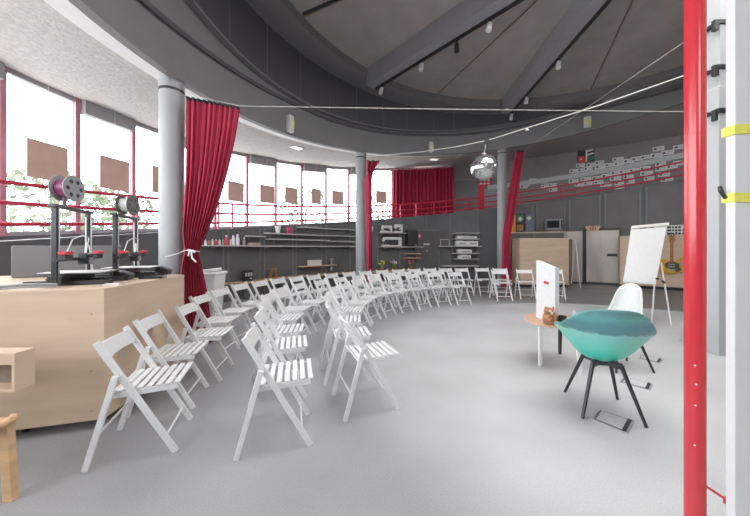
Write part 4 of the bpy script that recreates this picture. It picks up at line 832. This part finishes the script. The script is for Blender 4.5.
def make_printer(label):
    t = thing('desktop_3d_printer', label, '3D printer', (0,0,0))
    MB().box((0, 0.02, 0.055), (0.50, 0.09, 0.06)).build('frame_beam', M['blackmetal'], t, bevel=0.004, world=False)
    for x in (-0.13, 0.13): MB().box((x, -0.02, 0.02), (0.045, 0.56, 0.04)).build('base_rail', M['blackmetal'], t, bevel=0.004, world=False)
    for x in (-0.235, 0.235):
        m = MB(); m.box((x, 0.02, 0.34), (0.038, 0.038, 0.64)); u_ = m.build('upright', M['blackmetal'], t, bevel=0.004, world=False)
        MB().box((x*0.99, -0.002, 0.34), (0.010, 0.008, 0.60)).build('slot', M['alu'], u_, world=False)
        MB().tube([(x*0.86, 0.02, 0.06), (x*0.86, 0.02, 0.60)], 0.005, 8).build('lead_screw', M['alu'], t, world=False)
    MB().box((0, 0.02, 0.645), (0.56, 0.05, 0.025)).build('top_beam', M['blackmetal'], t, bevel=0.003, world=False)
    MB().box((0, 0.0, 0.215), (0.54, 0.035, 0.03)).build('gantry', M['blackmetal'], t, bevel=0.003, world=False)
    hd = MB().box((0.04, -0.045, 0.215), (0.10, 0.07, 0.10)).build('print_head', M['blackmetal'], t, bevel=0.008, world=False)
    MB().box((0.04, -0.085, 0.20), (0.05, 0.015, 0.05)).build('cooling_fan', M['greyplastic'], hd, world=False)
    for x in (-0.235, 0.235):
        MB().box((x, -0.045, 0.235), (0.10, 0.05, 0.05)).build('extruder', M['black'], t, bevel=0.006, world=False)
        m = MB(); m.box((x-0.03 if x < 0 else x, -0.06, 0.27), (0.11, 0.05, 0.025)); m.build('red_bracket', M['red'], t, bevel=0.004, world=False)
    MB().box((0, -0.03, 0.095), (0.33, 0.42, 0.008)).build('heated_bed', M['blackmetal'], t, world=False)
    MB().box((0, -0.03, 0.104), (0.32, 0.40, 0.006)).build('glass_plate', M['offwhite'], t, world=False)
    MB().box((0.21, -0.26, 0.045), (0.15, 0.13, 0.07), 0, 0.35).build('control_box', M['black'], t, bevel=0.006, world=False)
    MB().box((0.21, -0.283, 0.075), (0.10, 0.05, 0.004), 0, 0.35).build('screen', M['bluegrey'], t, world=False)
    MB().tube([(0.04, -0.05, 0.27), (0.02, -0.08, 0.40), (-0.10, -0.09, 0.42), (-0.18, -0.06, 0.38), (-0.23, -0.05, 0.28)], 0.004, 6).build('feed_tube', M['white'], t, world=False)
    MB().tube([(0.05, -0.04, 0.27), (0.09, -0.03, 0.36), (0.16, -0.02, 0.33), (0.22, -0.02, 0.10)], 0.005, 6).build('cable', M['offwhite'], t, world=False)
    MB().bar((-0.12, 0.02, 0.655), (-0.12, 0.02, 0.81), 0.03, 0.012, (1,0,0)).build('spool_arm', M['blackmetal'], t, world=False)
    return t
def spool(label, p, rz, core, side):
    t = thing('filament_spool', label, 'filament spool', p, rz)
    for x in (-0.05, 0.05):
        m = MB(); m.lathe([(0.025, -0.003), (0.106, -0.003), (0.106, 0.003), (0.025, 0.003)], (x, 0, 0), 28, Vector((1, 0, 0)))
        m.use(side); m.use(M['black'])
        for k_ in range(6):
            a_ = k_*PI/3; m.lathe([(0.017, -0.0005), (0.017, 0.0005)], (x+math.copysign(0.0036, x), 0.062*math.cos(a_), 0.062*math.sin(a_)), 10, Vector((1, 0, 0)))
        m.build('flange', None, t, smooth=True, world=False)
    m = MB(); m.lathe([(0.03, -0.046), (0.072, -0.046), (0.072, 0.046), (0.03, 0.046)], (0, 0, 0), 24, Vector((1, 0, 0))); m.build('winding', core, t, smooth=True, world=False)
    return t
pr1 = make_printer('nearer black 3D printer with a violet filament spool on top')
lat1 = math.radians(111)
pr1.location = (-2.61, 2.55, TOPZ); pr1.rotation_euler.z = lat1
pr2 = copy_tree(pr1); pr2['label'] = 'farther black 3D printer with a pale filament spool, beside the thick column'
pr2.location = (-2.66, 3.15, TOPZ); pr2.rotation_euler.z = math.radians(110)
def plocal(pr, v): return Matrix.Translation(pr.location) @ Matrix.Rotation(pr.rotation_euler.z, 4, 'Z') @ Vector(v)
spool('grey spool of violet filament on top of the nearer 3D printer', (-2.56, 2.43, 1.875), math.radians(8), M['filament'], M['column'])
spool('dark spool of pale filament on top of the farther 3D printer', (-2.60, 3.07, 1.83), math.radians(10), M['filwhite'], M['pickguard'])
m = MB(); q0, q1 = Vector((-3.72, 2.98, TOPZ)), Vector((-2.95, 3.38, TOPZ))
m.slab([q0, q1, q1+Vector((0, 0, 0.34)), q0+Vector((0, 0, 0.335))], Vector((-0.03, 0.06, 0))); tag(m.build('grey_board', M['dark'], bevel=0.012), 'dark grey board standing on the counter behind the 3D printers', 'board')
c = thing('cable_bundle', 'grey cable bundle running over the counter edge beside the nearer 3D printer', 'cable', (-2.6, 2.2, TOPZ))
for dz in (0, 0.018): MB().tube([(-2.45, 2.25, TOPZ+0.012+dz), (-2.53, 2.20, TOPZ+0.02+dz), (-2.62, 2.165, TOPZ+0.02+dz), (-2.75, 2.12, TOPZ+0.012+dz), (-3.0, 2.06, TOPZ+0.012+dz)], 0.009, 8).build('cable', M['greyplastic'], c, smooth=True)
tag(MB().box((-2.27, 2.99, TOPZ+0.011), (0.20, 0.15, 0.022), math.radians(20)).build('tablet_computer', M['screen'], bevel=0.004), 'black tablet lying on the counter between the printers and chairs', 'tablet')
m = MB(); m.box((-2.20, 2.45, TOPZ+0.006), (0.11, 0.08, 0.012), 0.4); tag(m.build('note_pad', M['offwhite']), 'small pale note pad lying on the counter edge', 'note pad')

# wooden chair at the picture edge
c = thing('plywood_chair', 'plywood chair with a hollow box arm, partly cut off beside the counter', 'chair', (-2.3, 1.75, 0))
m = MB()
def slant(xa, xb, ya, yb, za, zb, sl=0.0): m.hexa([Vector(q) for q in ((xa, ya, za), (xb+sl, ya, za), (xb+sl, yb, za), (xa, yb, za), (xa, ya, zb), (xb, ya, zb), (xb, yb, zb), (xa, yb, zb))])
slant(-2.7, -2.05, 1.66, 1.76, 0.715, 0.78); slant(-2.7, -2.05, 1.66, 1.76, 0.560, 0.575)
slant(-2.066, -2.05, 1.66, 1.76, 0.575, 0.715); slant(-2.7, -2.62, 1.66, 1.76, 0.575, 0.715); m.mats = [M['ply']]; m.use(M['bark']); slant(-2.62, -2.066, 1.745, 1.76, 0.575, 0.715)  # inner back coloured dark to paint in the shade of the hollow
m.build('arm_box', M['ply'], c)
MB().box((-2.72, 1.64, 0.385), (0.03, 0.30, 0.77)).build('side_panel', M['ply'], c)
m = MB(); m.box((-2.35, 1.54, 0.435), (0.72, 0.14, 0.03)); m.build('seat', M['wood'], c, bevel=0.006)
m = MB(); m.tube([(-1.985+0.012*math.sin(k_*1.1), 1.46+0.016*k_, 0.445+0.008*math.sin(k_*2)) for k_ in range(11)], 0.020, 8); m.build('seat_edge', M['wood'], c, smooth=True)
MB().bar((-1.995, 1.60, 0.0), (-2.02, 1.60, 0.425), 0.05, 0.035, (1,0,0)).build('leg', M['wood'], c)
MB().bar((-2.62, 1.60, 0.0), (-2.62, 1.60, 0.425), 0.05, 0.035, (1,0,0)).build('leg', M['wood'], c)

# ================================================================== FOLDING CHAIRS
def make_chair():
    t = thing('folding_chair', 'white chair', 'chair', (0,0,0), 0, 'white slatted folding chairs')
    xf, xt, xr, ht, wl, ws = 0.235, -0.197, -0.241, 0.785, 0.195, 0.219
    lx = lambda z: xf+(xt-xf)*z/ht
    for s in (-1, 1):
        MB().bar((xf, s*wl, 0.0), (xt, s*wl, ht), 0.038, 0.021, (1,0,0)).build('leg', M['chair'], t, bevel=0.003, world=False)
        zj = 0.565; MB().bar((xr, s*ws, 0.0), (lx(zj)-0.012, s*ws, zj), 0.035, 0.021, (1,0,0)).build('leg', M['chair'], t, bevel=0.003, world=False)
    m = MB()
    for s in (-1, 1): m.bar((-0.12, s*0.168, 0.425), (0.235, s*0.168, 0.437), 0.035, 0.02)
    n = 7
    for i in range(n):
        x = -0.085+0.32*i/(n-1); m.box((x, 0, 0.452+0.012*(x+0.085)/0.32), (0.034, 0.362, 0.012))
    m.build('seat', M['chair'], t, bevel=0.002, world=False)
    m = MB()                                       # gently bowed back board between the long legs
    def bk(a, b): y = -0.184+0.368*a; z = 0.668+0.09*b; return Vector((lx(z)-0.012-0.022*(1-(y/0.184)**2), y, z))
    m.grid(bk, 10, 2); m.grid(lambda a, b: bk(a, b)+Vector((0.014, 0, 0.004)), 10, 2)
    for e in (0, 1): m.grid(lambda a, b: bk(a, e)+Vector((0.014*b, 0, 0.004*b)), 10, 1)
    bmesh.ops.remove_doubles(m.bm, verts=m.bm.verts, dist=1e-4)
    bb = m.build('backrest', M['chair'], t, smooth=True, world=False)
    m = MB()
    for y in (-0.12, 0.12):
        p = bk((y+0.184)/0.368, 0.5); m.lathe([(0.008, 0), (0.008, 0.003)], p+Vector((-0.003, 0, 0)), 8, Vector((-1, 0, -0.5)).normalized())
    m.build('screw', M['alu'], bb, world=False)
    rx = lambda z: xr+(lx(0.565)-0.012-xr)*z/0.565
    MB().tube([(lx(0.11), -wl, 0.11), (lx(0.11), wl, 0.11)], 0.0075, 8).build('stretcher', M['chair'], t, smooth=True, world=False)
    MB().tube([(rx(0.20), -ws, 0.20), (rx(0.20), ws, 0.20)], 0.0075, 8).build('stretcher', M['chair'], t, smooth=True, world=False)
    MB().tube([(rx(0.45), -ws, 0.45), (rx(0.45), ws, 0.45)], 0.0075, 8).build('stretcher', M['chair'], t, smooth=True, world=False)
    return t
ORD = ['first', 'second', 'third', 'fourth', 'fifth', 'sixth', 'seventh', 'eighth', 'ninth', 'tenth', 'eleventh', 'twelfth', 'thirteenth', 'fourteenth', 'fifteenth', 'sixteenth', 'seventeenth', 'eighteenth', 'nineteenth', 'twentieth', 'twenty-first', 'twenty-second', 'twenty-third']
row1 = [(205.4,4.83),(197.7,4.81),(191,4.70),(183.6,4.83),(176.7,4.89),(169.6,4.95),(163.8,4.91),(158.4,4.86),(153,4.77),(147.4,4.70),(141.4,4.62),(134.3,4.62),(127.5,4.64),(120.6,4.66),(114,4.66),(107.7,4.68),(101.5,4.70),(95.5,4.72),(89.6,4.74),(82,4.85),(76.0,4.80),(59.3,4.80)]
row2 = [(208.5,3.97),(199.4,3.88),(191.3,3.90),(182.4,4.0),(173.9,4.05),(165.4,4.02),(157.2,3.92),(148.3,3.88),(139.8,3.86),(132.2,3.88),(124.8,3.90),(117.5,3.92),(110.2,3.94),(103,3.95)]
row3 = [(208.1,3.22),(196.7,3.20),(185,3.20),(173.6,3.20),(162.3,3.24),(151.8,3.30),(141.3,3.32),(130.8,3.32),(120.4,3.33),(109.6,3.36),(99.4,3.40)]
rowe = [(78.2,4.04),(68.6,4.50)]
proto = make_chair(); used = False
QX, QY, TX, TY = 2.56, 4.06, 3.4, 4.0
FIT = {('row1', 0): (-1.636, 2.088, 0.338), ('row2', 0): (-0.727, 2.17, 0.265), ('row3', 0): (-0.087, 2.61, 0.35)}
def put(th, r, label, group, fit=None):
    global used
    o = proto if not used else copy_tree(proto); used = True
    a = math.radians(th); bx, by = QX+r*math.cos(a), QY+r*math.sin(a)
    hd = math.atan2(TY-by, TX-bx)
    o.location = (bx+0.19*math.cos(hd), by+0.19*math.sin(hd), 0); o.rotation_euler.z = hd
    if fit: o.location = (fit[0], fit[1], 0); o.rotation_euler.z = fit[2]
    o['label'] = label; o['group'] = group
for rows, nm, grp in ((row1, 'outer row by the wall', 'outer row of folding chairs'), (row2, 'middle row', 'middle row of folding chairs'), (row3, 'inner row facing open floor', 'inner row of folding chairs')):
    for i, (th, r) in enumerate(rows):
        if rows is row1 and i == len(rows)-1: put(th, r, 'white folding chair half hidden behind the standing white panel', grp); continue
        put(th, r, 'white folding chair, %s from the camera in the %s' % (ORD[i], nm), grp, FIT.get(('row%d' % (1 if rows is row1 else 2 if rows is row2 else 3), i)))
put(78.2, 4.04, 'white folding chair standing in front of the far end of the outer row', 'folding chairs near the plywood crate')
put(68.6, 4.50, 'white folding chair standing alone before the plywood crate, facing the camera', 'folding chairs near the plywood crate')

# ================================================================== LOW TABLE AND THINGS ON IT
TZ = 0.525
c = thing('coffee_table', 'low round cornered oak table on white and dark legs behind the teal chair', 'table', (2.15, 3.55, 0))
oc = [(1.80, 3.40), (1.84, 3.62), (1.98, 3.80), (2.30, 3.86), (2.48, 3.76), (2.52, 3.50), (2.42, 3.26), (2.15, 3.17), (1.88, 3.24)]
def smoothpoly(P, it=2):
    for _ in range(it):
        Q = []
        for a_, b_ in zip(P, P[1:]+P[:1]):
            a_, b_ = Vector(a_+(0,)) if len(a_) == 2 else Vector(a_), Vector(b_+(0,)) if len(b_) == 2 else Vector(b_)
            Q += [tuple(a_*0.75+b_*0.25), tuple(a_*0.25+b_*0.75)]
        P = Q
    return P
MB().prism(smoothpoly(oc), TZ-0.028, TZ).build('tabletop', M['tablewood'], c, bevel=0.004)
MB().bar((1.935, 3.42, 0), (1.955, 3.45, TZ-0.028), 0.028, 0.03, (1,0,0), 0.045, 0.035).build('leg', M['white'], c)
tag(MB().bar((2.405, 3.80, 0), (2.36, 3.72, TZ-0.028), 0.028, 0.028, (1,0,0), 0.04, 0.035).build('leg', M['blackmetal'], c), 'dark leg')
MB().bar((2.25, 3.20, 0), (2.25, 3.25, TZ-0.028), 0.03, 0.03, (1,0,0), 0.045, 0.035).build('leg', M['white'], c)
# standing white panel
P0, P1 = Vector((1.985, 3.60, TZ)), Vector((2.02, 3.28, TZ))
z0t, z1t = 1.228, 1.165
A_ = px(536, 300, 3.60); B_ = px(555, 300, 3.32)
A_, B_ = Vector((A_.x, A_.y, TZ)), Vector((B_.x, B_.y, TZ)); thk = Vector((0.10, 0.035, 0))*0.65
c = thing('display_board', 'white panel with a small red mark standing on the low table', 'panel', (A_+B_)/2)
m = MB(); m.hexa([A_, B_, B_+thk, A_+thk, A_+Vector((0, 0, z0t-TZ)), B_+Vector((0, 0, z1t-TZ)), B_+thk+Vector((0, 0, z1t-TZ-0.02)), A_+thk+Vector((0, 0, z0t-TZ))]); m.build('body', M['white'], c, bevel=0.004)
n_ = (B_-A_).cross(Vector((0, 0, 1))).normalized()
if n_.x > 0: n_ = -n_
e_ = (B_-A_).normalized(); q = A_+(B_-A_)*0.44+Vector((0, 0, 0.435))+n_*0.003
m = MB(); m.slab([q, q+e_*0.07+Vector((0, 0, -0.01)), q+e_*0.075+Vector((0, 0, 0.022)), q+e_*0.03+Vector((0, 0, 0.03)), q+Vector((0, 0, 0.026))], n_*0.003); m.build('red_mark', M['red'], c)
# ceramic cat
cp = px(549.5, 322, 3.27); cp.z = TZ
c = thing('ceramic_cat', 'brown ceramic cat figure on the low table before the white panel', 'figurine', cp)
m = MB(); m.lathe([(0.045, 0), (0.066, 0.02), (0.074, 0.06), (0.066, 0.105), (0.05, 0.125)], cp, 24, None, 0.85); m.build('body', M['cat'], c, smooth=True, auto=60)
m = MB(); m.lathe([(0.048, 0.118), (0.058, 0.135), (0.060, 0.155), (0.050, 0.178), (0.02, 0.190)], cp, 24, None, 0.9); hd = m.build('head', M['cat'], c, smooth=True, auto=60)
for s in (-1, 1):
    m = MB(); m.lathe([(0.020, 0), (0.013, 0.022), (0.002, 0.036)], cp+Vector((0.034*s, 0, 0.168)), 8, Vector((0.35*s, 0, 1)).normalized()); m.build('ear', M['cat'], hd, smooth=True)
    m = MB(); m.lathe([(0.0005, 0.007), (0.010, 0.004), (0.014, 0)], cp+Vector((0.022*s, -0.050, 0.158)), 10, Vector((0.3*s, -1, 0.1)).normalized()); m.build('eye', M['cream'], hd, smooth=True)
    m = MB(); m.lathe([(0.016, 0), (0.015, 0.03), (0.006, 0.045)], cp+Vector((0.03*s, -0.052, 0.05)), 8, Vector((-0.4*s, -0.4, 0.8)).normalized()); m.build('paw', M['cat'], c, smooth=True)
m = MB(); m.lathe([(0.0005, 0.009), (0.012, 0.005), (0.019, 0)], cp+Vector((0, -0.050, 0.137)), 10, Vector((0, -1, -0.1)).normalized()); m.build('muzzle', M['cream'], hd, smooth=True)
# small things on the table
mp = px(562.5, 319.8, 3.32); mp.z = TZ
c = thing('coffee_mug', 'black mug on the low table beside the ceramic cat', 'mug', mp)
m = MB(); m.lathe([(0.032, 0), (0.040, 0.01), (0.042, 0.085), (0.037, 0.085), (0.034, 0.02)], mp, 20); m.build('cup', M['black'], c, smooth=True)
m = MB(); m.tube([mp+Vector((-0.04, -0.005, 0.068)), mp+Vector((-0.066, -0.005, 0.06)), mp+Vector((-0.066, -0.005, 0.03)), mp+Vector((-0.04, -0.005, 0.02))], 0.006, 8); m.build('handle', M['black'], c, smooth=True)
for (du, lab) in ((565.5, 'drinking glass lying nearest the black mug on the low table'), (571, 'drinking glass lying beside the white card on the low table')):
    gp_ = px(du, 318.5, 3.42); gp_.z = TZ
    m = MB(); m.lathe([(0.026, 0), (0.028, 0.004), (0.031, 0.075), (0.028, 0.075), (0.024, 0.008)], gp_, 18); tag(m.build('drinking_glass', M['glass'], smooth=True), lab.replace('lying', 'standing'), 'glass')
m = MB(); q = px(570.5, 321.5, 3.30); q.z = TZ; m.box(q+Vector((0, 0, 0.012)), (0.16, 0.05, 0.024), 0.25); m.box(q+Vector((0.10, 0.04, 0.012)), (0.10, 0.05, 0.024), 0.6); tag(m.build('spectacle_case', M['black'], bevel=0.008), 'flat black case lying on the low table behind the teal chair rim', 'case')
q = px(574.5, 318, 3.48); q.z = TZ; m = MB(); m.hexa([q+Vector(v_) for v_ in ((-0.025, -0.02, 0), (0.025, -0.02, 0), (0.025, 0.02, 0), (-0.025, 0.02, 0), (-0.022, -0.004, 0.11), (0.008, -0.004, 0.11), (0.008, 0.004, 0.11), (-0.022, 0.004, 0.11))]); tag(m.build('table_card', M['paper']), 'little white folded card standing on the low table', 'card')

# ================================================================== SHELL CHAIRS
def shell(t, mat_, W, D, zlow, zback, zarm, rim_dip, facing):
    """tub shell: rim is an ellipse with high back, arms and a lower front; local +y is the front"""
    def fn(a, b):
        ph = 2*PI*a; r = b**0.62; x, y = math.sin(ph), -math.cos(ph)           # a=0 -> back
        back = max(0, -y); front = max(0, y); q = back**1.3; wq = q*q*(3-2*q)
        zr = zback*wq+zarm*(1-wq) - rim_dip*front**1.5
        s = b
        z = zlow+(zr-zlow)*(s**1.6)
        fl = 1+0.13*abs(x)**4*(max(0, b-0.6)/0.4)**1.5
        return Vector((x*W/2*r*fl, y*D/2*r*fl - 0.10*back*s**2, z))
    m = MB(); m.grid(fn, 64, 22, closed=True)
    bmesh.ops.remove_doubles(m.bm, verts=m.bm.verts, dist=1e-4)
    o = m.build('shell', mat_, t, smooth=True, world=False, auto=180)
    md = o.modifiers.new('thickness', 'SOLIDIFY'); md.thickness = 0.028; md.offset = 1
    sb = o.modifiers.new('round', 'SUBSURF'); sb.levels = 1; sb.render_levels = 1
    return o
feet = [Vector((1.82, 2.80, 0)), Vector((1.676, 2.36, 0)), Vector((2.21, 2.66, 0)), Vector((2.085, 2.24, 0))]
fc = sum(feet, Vector())/4
t = thing('shell_chair', 'teal two tone tub chair seen from behind on four black legs', 'chair', (fc.x, fc.y, 0), math.radians(-24))
t.location = (fc.x, fc.y, 0)
shell(t, M['teal'], 0.63, 0.54, 0.415, 0.91, 0.70, 0.08, 0)
def chair_base(t, feet, zt, rloc, rz):
    inv = Matrix.Rotation(-rz, 4, 'Z') @ Matrix.Translation(-Vector((rloc[0], rloc[1], 0)))
    m = MB(); m.lathe([(0.035, zt-0.05), (0.05, zt-0.03), (0.05, zt)], (0, 0, 0), 16); hub = m.build('hub', M['black'], t, world=False, smooth=True)
    for f in feet:
        p = inv @ f; d = Vector((p.x, p.y, 0)); top = d.normalized()*0.15
        MB().bar((0, 0, zt-0.02), (top.x, top.y, zt-0.02), 0.05, 0.03, (0, 0, 1)).build('support_arm', M['black'], t, bevel=0.005, world=False)
        MB().tube([(top.x*0.95, top.y*0.95, zt-0.01), (p.x, p.y, 0.0)], 0.017, 10, True, 0.012).build('leg', M['blackmetal'], t, smooth=True, world=False)
chair_base(t, feet, 0.43, (fc.x, fc.y), t.rotation_euler.z)
# second shell chair, pale, facing the low table
rz2 = math.radians(118); l2 = (2.86, 3.42)
t = thing('shell_chair', 'pale shell chair with a tall back standing beyond the teal tub chair', 'chair', (l2[0], l2[1], 0), rz2)
def pale(a, b):
    ph = 2*PI*a; r = math.sin(b*PI/2)**0.7; x, y = math.sin(ph), -math.cos(ph); back = max(0, -y)
    q = min(1, max(0, (back-0.50)/0.34)); bq = q*q*(3-2*q)*(1-0.45*x*x); zr = 0.95*bq+0.60*(1-bq); z = 0.42+(zr-0.42)*b**2.2
    return Vector((x*0.185*r*(1-0.1*max(0, (z-0.6)/0.35)), y*0.21*r-0.10*bq*b**2, z))
m = MB(); m.grid(pale, 56, 20, closed=True); bmesh.ops.remove_doubles(m.bm, verts=m.bm.verts, dist=1e-4)
o = m.build('shell', M['white'], t, smooth=True, world=False, auto=180)
md = o.modifiers.new('thickness', 'SOLIDIFY'); md.thickness = 0.02; md.offset = 1
m = MB(); m.lathe([(0.02, 0.625), (0.20, 0.615), (0.22, 0.59), (0.19, 0.56), (0.02, 0.56)], (0, 0.05, 0), 28, None, 0.85); tag(m.build('seat_cushion', M['teal'], t, smooth=True, world=False), 'dark teal seat cushion')
f2_ = [Vector((l2[0]+dx, l2[1]+dy, 0)) for dx, dy in ((0.22, 0.15), (0.22, -0.2), (-0.22, 0.2), (-0.2, -0.2))]
chair_base(t, f2_, 0.425, l2, rz2)

# ================================================================== FLOOR HATCHES
def floorpt(u, v): Y = H*F/(v-CV); return Vector(((u-CU)/F*Y, Y, 0))
for i, (cs, lab) in enumerate((([(592, 419.8), (599, 409.8), (634.3, 421), (627.5, 434.4)], 'rectangular floor socket hatch beneath the teal tub chair'),
                               ([(619.7, 382.5), (624, 376.8), (652.7, 384.2), (650, 390.8)], 'rectangular floor socket hatch just past the legs of the teal chair'),
                               ([(638, 358.5), (642, 354.5), (663, 359.4), (660, 363.6)], 'rectangular floor socket hatch at the foot of the pale shell chair'),
                               ([(679, 341), (680.5, 338.5), (692, 340.5), (691, 343)], 'floor socket hatch half hidden behind the red pipe'))):
    P = [floorpt(*q) for q in cs]; ctr = sum(P, Vector())/4
    c = thing('floor_hatch', lab, 'floor hatch', ctr, 0, 'floor socket hatches')
    m = MB(); m.slab([Vector((q.x, q.y, 0.001)) for q in P], (0, 0, 0.006)); m.build('frame', M['alu'], c)
    I = [ctr+(q-ctr)*0.90 for q in P]; m = MB(); m.slab([Vector((q.x, q.y, 0.004)) for q in I], (0, 0, 0.0045)); m.build('gap', M['pickguard'], c)
    I = [ctr+(q-ctr)*0.80 for q in P]; m = MB(); m.slab([Vector((q.x, q.y, 0.006)) for q in I], (0, 0, 0.004)); m.build('lid', M['floor'], c)
    a_, b_ = P[2], P[3]; w_ = (P[1]-P[2])*0.10
    m = MB(); m.slab([Vector((q.x, q.y, 0.008)) for q in (a_+(ctr-a_)*0.12, b_+(ctr-b_)*0.12, b_+(ctr-b_)*0.12+w_, a_+(ctr-a_)*0.12+w_)], (0, 0, 0.004)); m.build('cable_flap', M['black'], c)

# ================================================================== TREES OUTSIDE
def tree(x, y, h, r, lab):
    t = thing('tree', lab, 'tree', (x, y, -0.8), 0, 'trees outside the windows')
    MB().tube([(x, y, -0.8), (x+0.1, y, h*0.4), (x, y+0.1, h*0.75)], 0.16, 8, True, 0.06).build('trunk', M['bark'], t, smooth=True)
    m = MB()
    for i in range(520):
        d = Vector((rnd(-1, 1), rnd(-1, 1), rnd(-1, 1)))
        if d.length > 1: d.normalize()
        q = Vector((x, y, h*0.68))+Vector((d.x*r, d.y*r, d.z*h*0.36)); s = rnd(0.10, 0.22)
        e1 = Vector((rnd(-1, 1), rnd(-1, 1), rnd(-1, 1))).normalized()*s; e2 = e1.cross(Vector((rnd(-1, 1), rnd(-1, 1), rnd(-1, 1)))).normalized()*s*0.6
        m.face([m.bm.verts.new(q+v_) for v_ in (-e1, e2, e1, -e2)])
    m.build('crown', M['treeleaf'], t, recalc=False)
for u, Y, h, r, lab in ((55, 12.5, 4.6, 1.7, 'leafy tree outside the first big window near the camera'), (118, 16, 4.6, 1.6, 'leafy tree outside the window behind the 3D printers'), (305, 24, 6.2, 2.0, 'leafy tree outside the windows past the wide curtain'), (382, 30, 9.5, 2.0, 'leafy tree outside the last bare window before the upstairs curtain')):
    tree((u-CU)/F*Y, Y, h, r, lab)

# ================================================================== LIGHT, WORLD, CAMERA
w = bpy.data.worlds.new('sky'); bpy.context.scene.world = w; w.use_nodes = True
bg = w.node_tree.nodes['Background']; bg.inputs['Color'].default_value = (0.93, 0.96, 1.0, 1); bg.inputs['Strength'].default_value = 8.0
def area(name, loc, size, power, rot=(0, 0, 0), col=(1, 0.985, 0.97)):
    l = bpy.data.lights.new(name, 'AREA'); l.energy = power; l.shape = 'DISK'; l.size = size; l.color = col
    o = bpy.data.objects.new(name, l); COL.objects.link(o); o.location = loc; o.rotation_euler = rot; return o
for lx_, ly_ in ((0.8, 2.2), (3.4, 1.8), (5.8, 2.6), (2.2, 3.9), (4.7, 4.0)): area('roof_light', (lx_, ly_, 5.9), 2.2, 78)
area('added_fill_behind', (1.5, -2.6, 3.5), 1.6, 45, (math.radians(62), 0, 0))  # unseen fill lamp added to brighten faces turned to the camera
sc = bpy.context.scene
cam = bpy.data.cameras.new('camera'); co = bpy.data.objects.new('camera', cam); COL.objects.link(co); sc.camera = co
co.location = (0, 0, H); co.rotation_euler = (PI/2, 0, 0)
cam.sensor_fit = 'HORIZONTAL'; cam.sensor_width = 36; cam.lens = 36*F/750; cam.shift_x = 0; cam.shift_y = -10/750; cam.clip_start = 0.05; cam.clip_end = 200
sc.view_settings.view_transform = 'Standard'; sc.view_settings.look = 'None'; sc.view_settings.exposure = 0.12; sc.view_settings.gamma = 1.12
sc.cycles.max_bounces = 10; sc.cycles.diffuse_bounces = 6; sc.cycles.transparent_max_bounces = 12; sc.cycles.sample_clamp_indirect = 8
